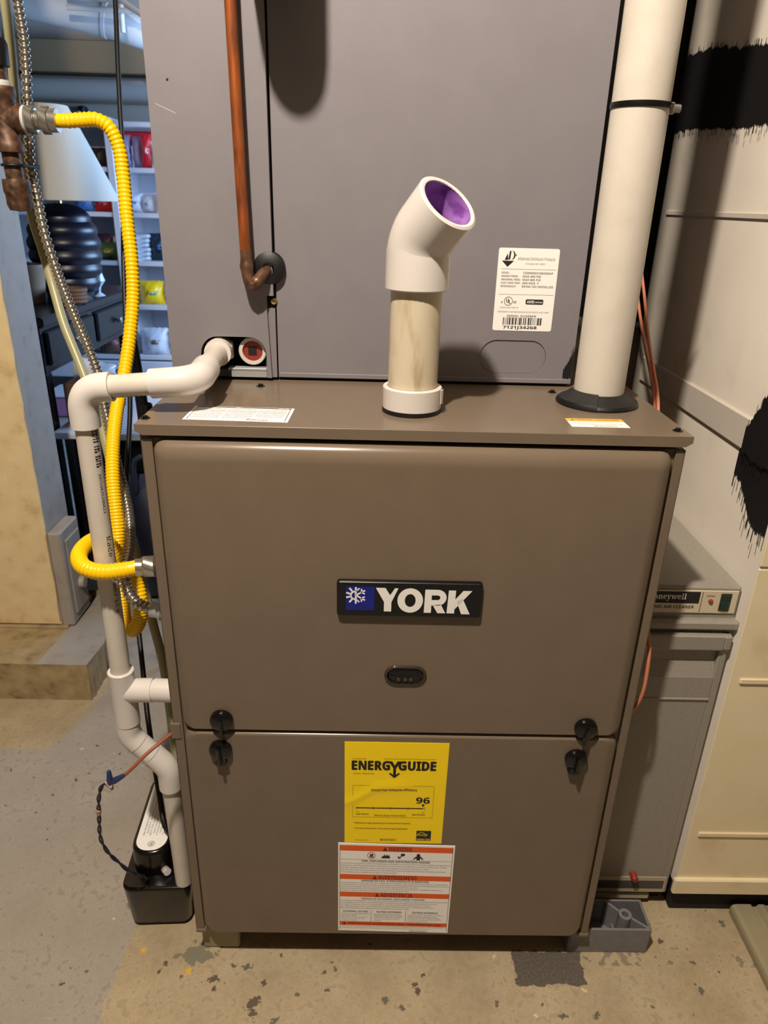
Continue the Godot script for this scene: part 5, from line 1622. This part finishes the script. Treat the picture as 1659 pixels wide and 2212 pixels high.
	tube(s, [Vector3(-0.009, 0.635, -0.031), Vector3(0.0, 0.635, -0.032)], 0.0105, 16)
	put("nut", s, M.steel_bright, t)
	# flexible metal conduit
	t = thing("metal_conduit", "flexible silver metal conduit hanging beside the yellow gas hose", "conduit")
	s = begin()
	var bx := spline([Vector3(-0.3250, 1.4300, -0.6230), Vector3(-0.3132, 1.3443, -0.5854), Vector3(-0.3025, 1.2909, -0.5621), Vector3(-0.2968, 1.2374, -0.5387), Vector3(-0.2983, 1.1848, -0.5268), Vector3(-0.2952, 1.1442, -0.5092), Vector3(-0.2920, 1.1037, -0.4915), Vector3(-0.2799, 1.0566, -0.4709), Vector3(-0.2661, 1.0028, -0.4473), Vector3(-0.2425, 0.9425, -0.4207), Vector3(-0.2177, 0.8889, -0.3970), Vector3(-0.1944, 0.8422, -0.3763), Vector3(-0.1811, 0.7996, -0.3685), Vector3(-0.1734, 0.7494, -0.3574), Vector3(-0.1601, 0.7099, -0.3346), Vector3(-0.1448, 0.6742, -0.3025), Vector3(-0.1250, 0.6414, -0.2661), Vector3(-0.1060, 0.6142, -0.2213), Vector3(-0.0890, 0.5957, -0.1639), Vector3(-0.0800, 0.5802, -0.1080), Vector3(-0.0690, 0.5643, -0.0845), Vector3(-0.0511, 0.5553, -0.0694), Vector3(-0.0290, 0.5520, -0.0616)], 0.0009)
	tube(s, bx, func(d): return 0.0056 + 0.0028 * pow(0.5 + 0.5 * cos(TAU * (d / 0.0108 if d < 0.52 else 0.52 / 0.0108 + (d - 0.52) / 0.0072)), 1.2), 14)
	put("conduit", s, M.steel_bright, t)
	s = begin()
	tube(s, [Vector3(-0.0330, 0.5530, -0.0618), Vector3(-0.0200, 0.5508, -0.0616), Vector3(-0.001, 0.5490, -0.0612)], 0.0112, 20)
	tube(s, [Vector3(-0.0215, 0.5510, -0.0616), Vector3(-0.0185, 0.5506, -0.0616)], 0.0128, 20)
	put("connector", s, M.galvanised, t)
	# cable tie round the drip leg and the conduit
	t = thing("cable_tie", "black cable tie holding the metal conduit to the iron drip leg", "cable tie")
	s = begin()
	var loop := []
	for k in 33:
		var a := TAU * k / 32.0
		var q := Vector3(cos(a) * 0.0158, 0, sin(a) * 0.0158)
		loop.append(Vector3(-0.2955, 1.1035, -0.4400 if sin(a) > 0 else -0.4900) + q)
	tube(s, loop, 0.0022, 8)
	put("strap", s, M.rubber_black, t)
	# clear vinyl discharge tube, black cord, black pole
	t = thing("vinyl_tube", "greenish clear vinyl tube slanting down behind the metal conduit", "tube")
	s = begin()
	tube(s, spline([Vector3(-0.4000, 1.4600, -0.7350), Vector3(-0.3813, 1.3658, -0.6941), Vector3(-0.3694, 1.2937, -0.6625), Vector3(-0.3577, 1.1998, -0.6216), Vector3(-0.3458, 1.1276, -0.5900), Vector3(-0.3278, 1.0339, -0.5490), Vector3(-0.3122, 0.9757, -0.5344), Vector3(-0.2971, 0.9165, -0.5194), Vector3(-0.2773, 0.8581, -0.4937), Vector3(-0.2503, 0.7999, -0.4679), Vector3(-0.2248, 0.7416, -0.4422), Vector3(-0.2124, 0.6949, -0.4326), Vector3(-0.1939, 0.6330, -0.4054), Vector3(-0.1747, 0.5697, -0.3776), Vector3(-0.1557, 0.5182, -0.3549), Vector3(-0.1363, 0.4526, -0.3261), Vector3(-0.1153, 0.3819, -0.2950), Vector3(-0.0942, 0.3104, -0.2636), Vector3(-0.080, 0.18, -0.23), Vector3(-0.072, 0.088, -0.205)], 0.012), 0.0080, 12)
	put("tube", s, M.vinyl_tube, t)
	t = thing("power_cord", "black power cord hanging from the ceiling down to the condensate pump", "cord")
	s = begin()
	tube(s, spline([Vector3(-0.2600, 1.640, -0.95), Vector3(-0.2414, 1.4030, -0.8495), Vector3(-0.2348, 1.3070, -0.8077), Vector3(-0.2284, 1.2189, -0.7694), Vector3(-0.2223, 1.1469, -0.7380), Vector3(-0.2182, 1.0428, -0.6927), Vector3(-0.2153, 0.9547, -0.6544), Vector3(-0.2108, 0.8746, -0.6196), Vector3(-0.2028, 0.7946, -0.5847), Vector3(-0.1973, 0.7066, -0.5464), Vector3(-0.1984, 0.6424, -0.5186), Vector3(-0.2009, 0.5621, -0.4838), Vector3(-0.1947, 0.4821, -0.4489), Vector3(-0.1859, 0.4022, -0.4141), Vector3(-0.1671, 0.3333, -0.3621), Vector3(-0.1463, 0.2730, -0.3028), Vector3(-0.1278, 0.2236, -0.2483), Vector3(-0.1056, 0.1703, -0.1921), Vector3(-0.0823, 0.1425, -0.1360), Vector3(-0.0660, 0.1130, -0.1000), Vector3(-0.0480, 0.0800, -0.1050), Vector3(-0.0400, 0.0430, -0.1300)], 0.012), 0.0046, 10)
	put("cord", s, M.rubber_black, t)
	t = thing("black_pole", "slim black metal pole standing behind the yellow gas hose", "pole", Vector3(-0.250, FLOOR, -0.80))
	s = begin()
	tube(s, [Vector3(0, 0, 0), Vector3(-0.020, 0.90, -0.01)], 0.0105, 12)
	tube(s, [Vector3(0, 0.62, 0), Vector3(-0.020, 0.90, -0.01)], 0.0085, 12)
	put("shaft", s, M.knob_black, t)
	s = begin(); lathe(s, [Vector2(0.0105, 0.67), Vector2(0.0135, 0.672), Vector2(0.0135, 0.690), Vector2(0.0105, 0.692)], Transform3D.IDENTITY, 14); put("collar", s, M.knob_black, t)
	# thermostat wires at the right
	t = thing("thermostat_wire", "pair of salmon coloured thermostat wires hanging behind the lid's right edge", "wire")
	s = begin()
	tube(s, spline([Vector3(0.705, 1.10, -0.60), Vector3(0.7121, 0.9846, -0.5096), Vector3(0.7130, 0.9328, -0.4652), Vector3(0.7091, 0.8807, -0.4100), Vector3(0.7040, 0.8337, -0.3461), Vector3(0.6908, 0.8121, -0.2824), Vector3(0.6824, 0.7800, -0.2408), Vector3(0.660, 0.70, -0.16), Vector3(0.6400, 0.60, -0.06), Vector3(0.6350, 0.5507, -0.0310), Vector3(0.6350, 0.5342, -0.0174), Vector3(0.6350, 0.5024, -0.0104), Vector3(0.6345, 0.4650, -0.0098), Vector3(0.6300, 0.4304, -0.0190), Vector3(0.6220, 0.40, -0.04)], 0.01), 0.0026, 8)
	put("wire", s, M.wire_salmon, t)
	s = begin()
	tube(s, spline([Vector3(0.70, 1.06, -0.58), Vector3(0.7067, 0.9447, -0.4923), Vector3(0.7076, 0.8970, -0.4498), Vector3(0.7067, 0.8529, -0.3979), Vector3(0.6975, 0.8224, -0.3304), Vector3(0.6861, 0.8056, -0.2796), Vector3(0.6769, 0.7750, -0.2422), Vector3(0.655, 0.70, -0.18), Vector3(0.640, 0.6, -0.12)], 0.01), 0.0026, 8)
	put("wire", s, M.wire_salmon, t)

# ---- far room
func pillow(s: SurfaceTool, w: float, h: float, d: float, seed_: int) -> void:
	# a crinkled bag standing on its lower edge
	var nz := FastNoiseLite.new(); nz.seed = seed_; nz.frequency = 9.0
	var n := 10
	var P := func(i: int, j: int, side: float) -> Vector3:
		var u := i / float(n)
		var v := j / float(n)
		var z := d * 0.5 * pow(sin(PI * u) * sin(PI * clampf(v, 0.0, 1.0)), 0.55) * side
		var k := nz.get_noise_2d(u * 0.8 + side, v * 0.8) * 0.22
		return Vector3((u - 0.5) * w * (1.0 + k * 0.4), v * h * (1.0 + 0.3 * k * u), z * (1.0 + k * 1.6))
	for side in [-1.0, 1.0]:
		for i in n:
			for j in n:
				face(s, [P.call(i, j, side), P.call(i + 1, j, side), P.call(i + 1, j + 1, side), P.call(i, j + 1, side)], Vector3(0, 0, side), 4)

func bag(label: String, at: Vector3, size: Vector3, m: String, band: String, turn := 0.0, group := "") -> void:
	var t := thing("packet", label, "packet", at, group)
	t.rotation.y = turn
	var s := begin()
	pillow(s, size.x, size.y, size.z, rng.randi() % 999)
	put("wrapper", s, M[m], t)
	if band:
		s = begin()
		pillow(s, size.x * 0.7, size.y * 0.4, size.z * 1.06, 4)
		var o := put("printed_band", s, M[band], t)
		o.position.y = size.y * 0.3

func build_far_room() -> void:
	var s := begin()
	# beam and soffit along the far wall
	box(s, Vector3(-3.45, 1.700, -4.15), Vector3(1.16, 1.86, -3.98), 0.006); struct("trim_4", s, M.ceiling_tan)
	s = begin()
	var sp := PackedVector2Array()
	for k in 9:
		var a := -PI / 2 + PI * k / 8.0
		sp.append(Vector2(-3.98 + 0.05 * cos(a), 1.615 + 0.055 * sin(a)))
	sp.append(Vector2(-4.15, 1.67)); sp.append(Vector2(-4.15, 1.56))
	plate(s, sp, -3.45, 1.16, Transform3D(Basis(Vector3(0, 0, 1), Vector3(0, 1, 0), Vector3(1, 0, 0)), Vector3.ZERO), true)
	struct("trim_5", s, M.soffit_grey)
	# round white duct under the ceiling with an elbow at its right end
	var t := thing("round_duct", "white round duct running under the far room ceiling to an elbow", "duct")
	s = begin()
	var path := [Vector3(-2.60, 2.02, -2.55), Vector3(-1.10, 1.765, -2.75)]
	path.append_array(spline([Vector3(-0.86, 1.722, -2.78), Vector3(-0.77, 1.700, -2.80), Vector3(-0.70, 1.690, -2.86), Vector3(-0.67, 1.688, -2.96), Vector3(-0.66, 1.688, -3.2)], 0.03))
	tube(s, path, 0.062, 24)
	put("pipe", s, M.duct_white, t)
	s = begin()
	for q in [[0.0, -0.90], [0.02, -0.80]]:
		pass
	tube(s, [Vector3(-0.90, 1.730, -2.776), Vector3(-0.885, 1.727, -2.778)], 0.065, 24)
	put("seam_ring", s, M.duct_white, t)
	t = thing("ceiling_rack", "white wire rack fixed under the far room ceiling above the duct", "rack")
	for q in [[Vector3(-0.98, 1.79, -2.6), Vector3(-0.40, 1.775, -2.6)], [Vector3(-0.98, 1.735, -2.6), Vector3(-0.40, 1.722, -2.6)], [Vector3(-0.79, 1.78, -2.6), Vector3(-0.66, 1.70, -2.55)], [Vector3(-0.77, 1.85, -2.62), Vector3(-0.775, 1.66, -2.62)]]:
		s = begin(); tube(s, q, 0.010, 8); put("rail", s, M.duct_white, t)
	t = thing("wall_fixture", "small black fixture high on the far wall behind the lamp shade", "fixture", Vector3(-1.523, 1.505, -4.13))
	s = begin(); box(s, Vector3(-0.020, -0.02, -0.03), Vector3(0.022, 0.038, 0.04), 0.008); put("housing", s, M.rubber_black, t)
	s = begin(); lathe(s, [Vector2(0.0, 0.0), Vector2(0.014, 0.0), Vector2(0.014, 0.03), Vector2(0.0, 0.032)], Transform3D(Basis(Vector3.RIGHT, PI / 2), Vector3(0, -0.006, 0.04)), 12); put("lens", s, M.crystal, t)
	# bookcase with white shelves
	t = thing("shelf_unit", "white shelf unit full of packets against the far wall", "shelf")
	var X0 := -1.95
	var X1 := -0.30
	s = begin(); box(s, Vector3(X0, FLOOR, -3.70), Vector3(X1, 1.42, -3.68)); put("back", s, M.shelf_white, t)
	for x in [X0, -1.115, X1]:
		s = begin(); box(s, Vector3(x - 0.018, FLOOR, -3.68), Vector3(x + 0.018, 1.42, -3.30), 0.003); put("upright", s, M.shelf_white, t)
	for y in [1.404, 1.194, 0.979, 0.737, 0.507, 0.231]:
		for q in [[X0 + 0.018, -1.133], [-1.097, X1 - 0.018]]:
			s = begin(); box(s, Vector3(q[0], y - 0.024, -3.68), Vector3(q[1], y, -3.305), 0.003); put("shelf_board", s, M.shelf_white, t)
	for q in [[X0 + 0.018, -1.133], [-1.097, X1 - 0.018]]:
		s = begin(); box(s, Vector3(q[0], 0.10, -3.32), Vector3(q[1], 0.198, -3.298), 0.004); put("drawer_front", s, M.shelf_white, t)
	# packets
	var z := -3.40
	bag("red and pink packet leftmost on the top shelf of the right bay", Vector3(-1.060, 1.194, z), Vector3(0.056, 0.155, 0.06), "bag_mauve", "bag_red", 0.1, "")
	bag("mauve packet with a pink band second on the top right shelf", Vector3(-1.000, 1.194, z), Vector3(0.052, 0.150, 0.06), "bag_mauve", "bag_pink", -0.2)
	bag("bright red packet in the middle of the top right shelf", Vector3(-0.945, 1.194, z + 0.02), Vector3(0.06, 0.160, 0.06), "bag_red", "bag_white", 0.1)
	bag("white packet at the coil case end of the top right shelf", Vector3(-0.890, 1.194, z + 0.02), Vector3(0.07, 0.125, 0.06), "bag_white", "bag_pink", 0.3)
	bag("crimson packet lying across the top shelf's packets", Vector3(-0.985, 1.30, z - 0.03), Vector3(0.17, 0.07, 0.06), "bag_red", "", 0.1)
	bag("pale white packet left on the second right shelf", Vector3(-1.045, 0.979, z), Vector3(0.10, 0.095, 0.07), "bag_white", "bag_blue", 0.1)
	bag("white packet with a mauve band on the second right shelf", Vector3(-0.965, 0.979, z), Vector3(0.09, 0.090, 0.07), "bag_white", "bag_mauve", -0.2)
	bag("white and yellow packet at the coil end of the second shelf", Vector3(-0.885, 0.979, z + 0.02), Vector3(0.08, 0.100, 0.07), "bag_white", "bag_yellow", 0.2)
	for k in 6:
		t = thing("folded_cloth", ["bottom white cloth of the folded pile on the third shelf", "second white cloth up in the folded pile on the shelf", "third white cloth up in the folded pile on the shelf", "fourth white cloth up in the folded pile on the shelf", "fifth white cloth up in the folded pile on the shelf", "topmost white cloth of the folded pile on the third shelf"][k], "cloth", Vector3(-1.030 + 0.004 * (k % 3), 0.737 + 0.0225 * k, -3.42), "white cloths folded on the third shelf")
		s = begin(); panel(s, -0.05, 0.05, -0.08, 0.08, 0.012, [Vector2(0.006, 0.0), Vector2(0.0, 0.006), Vector2(0.0, 0.016), Vector2(0.006, 0.022), Vector2(0.010, 0.022)], [1, 1, 1, 1], Transform3D(Basis(Vector3.RIGHT, Vector3(0, 0, -1), Vector3.UP), Vector3.ZERO)); put("fold", s, M.cloth_white, t)
	bag("dark navy packet with a blue band on the third right shelf", Vector3(-0.925, 0.737, z), Vector3(0.11, 0.14, 0.09), "bag_navy", "bag_blue", 0.1)
	bag("yellow packet with a teal band on the fourth right shelf", Vector3(-0.985, 0.507, z + 0.03), Vector3(0.13, 0.125, 0.09), "bag_yellow", "bag_teal", 0.2)
	bag("smaller yellow packet leaning at the right of the fourth shelf", Vector3(-0.862, 0.507, z + 0.02), Vector3(0.09, 0.155, 0.08), "bag_yellow", "", -0.3)
	bag("clear white packet with a brown band on the counter", Vector3(-0.990, 0.231, z + 0.05), Vector3(0.15, 0.150, 0.09), "bag_white", "bag_brown", 0.1)
	bag("tall pale packet at the coil end of the counter", Vector3(-0.862, 0.231, z + 0.04), Vector3(0.08, 0.170, 0.08), "bag_white", "bag_blue", -0.1)
	bag("dark packet on the top shelf of the left bay", Vector3(-1.195, 1.194, z + 0.03), Vector3(0.08, 0.090, 0.06), "bag_dark", "", 0.1)
	bag("red packet on the second shelf of the left bay", Vector3(-1.190, 0.979, z + 0.03), Vector3(0.11, 0.085, 0.06), "bag_red", "bag_white", 0.1)
	bag("blue packet under the lamp shade on the second left shelf", Vector3(-1.300, 0.979, z + 0.03), Vector3(0.10, 0.085, 0.06), "bag_blue", "", 0.1)
	bag("green and yellow packet on the third shelf of the left bay", Vector3(-1.210, 0.737, z + 0.03), Vector3(0.12, 0.090, 0.07), "bag_green", "bag_yellow", 0.1)
	bag("purple packet behind the green one on the third left shelf", Vector3(-1.240, 0.737, z - 0.03), Vector3(0.10, 0.130, 0.06), "bag_purple", "", -0.1)
	bag("brown and pink packet on the counter of the left bay", Vector3(-1.215, 0.231, z + 0.06), Vector3(0.13, 0.135, 0.08), "bag_brown", "bag_pink", 0.1)
	bag("dark brown packet at the lamp end of the counter", Vector3(-1.345, 0.231, z + 0.06), Vector3(0.10, 0.140, 0.08), "bag_dark", "bag_brown", 0.0)
	for k in 3:
		t = thing("storage_bin", ["pink storage bin on the floor left under the shelf unit", "pink storage bin in the middle under the shelf unit", "pink storage bin at the coil end under the shelf unit"][k], "bin", Vector3(-1.35 + 0.36 * k, FLOOR, -3.12), "pink bins under the shelf unit")
		s = begin(); box(s, Vector3(-0.17, 0, -0.12), Vector3(0.17, 0.11, 0.12), 0.012); put("tub", s, M.bin_pink, t)
		s = begin(); box(s, Vector3(-0.175, 0.11, -0.125), Vector3(0.175, 0.125, 0.125), 0.006); put("lid", s, M.shelf_white, t)
	# black writing table, its long side facing right
	t = thing("black_table", "glossy black table with drawers carrying the lamp", "table")
	s = begin(); box(s, Vector3(-1.45, 0.715, -2.10), Vector3(-0.668, 0.745, -1.27), 0.006); put("table_top", s, M.wood_black, t)
	s = begin(); box(s, Vector3(-1.43, 0.58, -2.08), Vector3(-0.69, 0.715, -1.29), 0.003); put("apron", s, M.wood_black, t)
	for q in [[-2.06, -1.70], [-1.67, -1.31]]:
		s = begin(); box(s, Vector3(-0.69, 0.60, q[0]), Vector3(-0.676, 0.700, q[1]), 0.006)
		var dr := put("drawer", s, M.wood_black, t)
		s = begin(); lathe(s, [Vector2(0.0, 0.022), Vector2(0.011, 0.018), Vector2(0.012, 0.012), Vector2(0.006, 0.004), Vector2(0.006, 0.0)], Transform3D(Basis(Vector3.BACK, -PI / 2), Vector3(-0.676, 0.65, (q[0] + q[1]) / 2)), 14); put("knob", s, M.steel_dull, dr)
	for q in [[-1.42, -2.07], [-0.73, -2.07], [-1.42, -1.33], [-0.73, -1.33]]:
		s = begin(); box(s, Vector3(q[0], FLOOR, q[1]), Vector3(q[0] + 0.04, 0.58, q[1] + 0.04), 0.003); put("leg", s, M.wood_black, t)
	# lamp
	t = thing("table_lamp", "table lamp with a conical off white shade and a navy glazed base", "lamp", Vector3(-0.772, 0.745, -1.75))
	s = begin()
	var prof := [Vector2(0.0, 0.0), Vector2(0.075, 0.0), Vector2(0.078, 0.02)]
	for k in 37:
		var y := 0.02 + 0.26 * k / 36.0
		prof.append(Vector2(lerpf(0.085, 0.108, sin(PI * (k / 36.0) * 0.9)) - (0.03 * pow(k / 36.0, 6.0)) + 0.008 * absf(sin(k * PI / 6.0)), y))
	prof.append(Vector2(0.03, 0.29)); prof.append(Vector2(0.0, 0.29))
	lathe(s, prof, Transform3D.IDENTITY, 36)
	put("base", s, M.glaze_navy, t)
	s = begin(); lathe(s, [Vector2(0.0, 0.29), Vector2(0.012, 0.29), Vector2(0.010, 0.54), Vector2(0.0, 0.56)], Transform3D.IDENTITY, 12); put("stem", s, M.screw_brass, t)
	s = begin()
	lathe(s, [Vector2(0.189, 0.300), Vector2(0.190, 0.302), Vector2(0.066, 0.568), Vector2(0.064, 0.568), Vector2(0.188, 0.302), Vector2(0.187, 0.300)], Transform3D.IDENTITY, 48)
	var sh := put("shade", s, M.shade_cloth, t)
	t = thing("plant_pot", "tan stoneware pot standing left of the lamp base on the table", "pot", Vector3(-0.835, 0.745, -1.585))
	s = begin(); lathe(s, [Vector2(0.0, 0.0), Vector2(0.042, 0.0), Vector2(0.055, 0.10), Vector2(0.058, 0.105), Vector2(0.058, 0.115), Vector2(0.050, 0.115), Vector2(0.045, 0.09), Vector2(0.0, 0.09)], Transform3D.IDENTITY, 24); put("body", s, M.pot_tan, t)
	s = begin(); lathe(s, [Vector2(0.0, 0.122), Vector2(0.03, 0.117), Vector2(0.049, 0.100)], Transform3D.IDENTITY, 18); put("soil", s, M.bag_dark, t)
	t = thing("woven_basket", "low brown woven basket in front of the lamp base", "basket", Vector3(-0.712, 0.745, -1.60))
	s = begin()
	for k in 4:
		var lp := []
		for a in 25: lp.append(Vector3(cos(TAU * a / 24.0) * (0.042 + 0.003 * (k % 2)), 0.006 + 0.011 * k, sin(TAU * a / 24.0) * 0.040))
		tube(s, lp, 0.007, 8, false)
	put("weave", s, M.basket_brown, t)
	s = begin(); lathe(s, [Vector2(0.0, 0.0), Vector2(0.04, 0.0), Vector2(0.04, 0.004), Vector2(0.0, 0.004)], Transform3D(Basis.IDENTITY.scaled(Vector3(1, 1, 0.74)), Vector3.ZERO), 20); put("bottom", s, M.basket_brown, t)
	t = thing("glass_ornament", "small clear glass ornament at the table's right edge", "ornament", Vector3(-0.690, 0.745, -1.78))
	s = begin(); lathe(s, [Vector2(0.0, 0.0), Vector2(0.022, 0.0), Vector2(0.006, 0.012), Vector2(0.010, 0.03), Vector2(0.026, 0.05), Vector2(0.018, 0.075), Vector2(0.0, 0.085)], Transform3D.IDENTITY, 9); put("body", s, M.crystal, t)
	# low white bench with an added black trunk filling the shaded void below
	t = thing("low_bench", "low bench with a white top standing behind the partition", "bench")
	s = begin(); box(s, Vector3(-0.685, 0.398, -1.80), Vector3(-0.16, 0.418, -1.25), 0.004); put("bench_top", s, M.shelf_white, t)
	for q in [[-0.655, -1.77], [-0.20, -1.77], [-0.655, -1.29], [-0.20, -1.29]]:
		s = begin(); box(s, Vector3(q[0], FLOOR, q[1]), Vector3(q[0] + 0.03, 0.398, q[1] + 0.03), 0.003); put("leg", s, M.wood_black, t)
	t = thing("added_dark_chest", "black chest added to fill the dark void under the low white bench", "chest", Vector3(-0.42, FLOOR, -1.53))
	s = begin(); box(s, Vector3(-0.195, 0.0, -0.20), Vector3(0.19, 0.33, 0.24), 0.010); put("body", s, M.plastic_black, t)
	s = begin(); box(s, Vector3(-0.198, 0.335, -0.205), Vector3(0.193, 0.43, 0.245), 0.012); put("lid", s, M.plastic_black, t)
	t = thing("cardboard_box", "dark brown cardboard box standing on the low white bench", "box", Vector3(-0.622, 0.418, -1.45))
	s = begin(); box(s, Vector3(-0.052, 0, -0.12), Vector3(0.055, 0.122, 0.10), 0.003); put("carton", s, M.card_brown, t)
	s = begin(); box(s, Vector3(0, 0, -0.11), Vector3(0.035, 0.003, 0.09), 0.0005, Transform3D(Basis(Vector3.BACK, 0.5), Vector3(0.055, 0.125, 0))); put("flap", s, M.card_brown, t)
	t = thing("plastic_bag", "crumpled white plastic bag lying on the cardboard box", "bag", Vector3(-0.600, 0.545, -1.40))
	s = begin(); pillow(s, 0.12, 0.060, 0.10, 77); put("bag", s, M.bag_white, t)
	t.rotation = Vector3(0.05, 0.3, -0.25)
	t = thing("tote_bag", "slumped navy cloth bag standing on the floor behind the conduit", "bag", Vector3(-0.345, FLOOR, -1.12))
	s = begin(); pillow(s, 0.26, 0.40, 0.16, 41); put("cloth", s, M.cloth_navy, t)
	s = begin(); tube(s, spline([Vector3(-0.05, 0.36, 0.04), Vector3(-0.04, 0.46, 0.05), Vector3(0.04, 0.46, 0.05), Vector3(0.05, 0.36, 0.04)], 0.02), 0.008, 8); put("handle", s, M.cloth_navy, t)
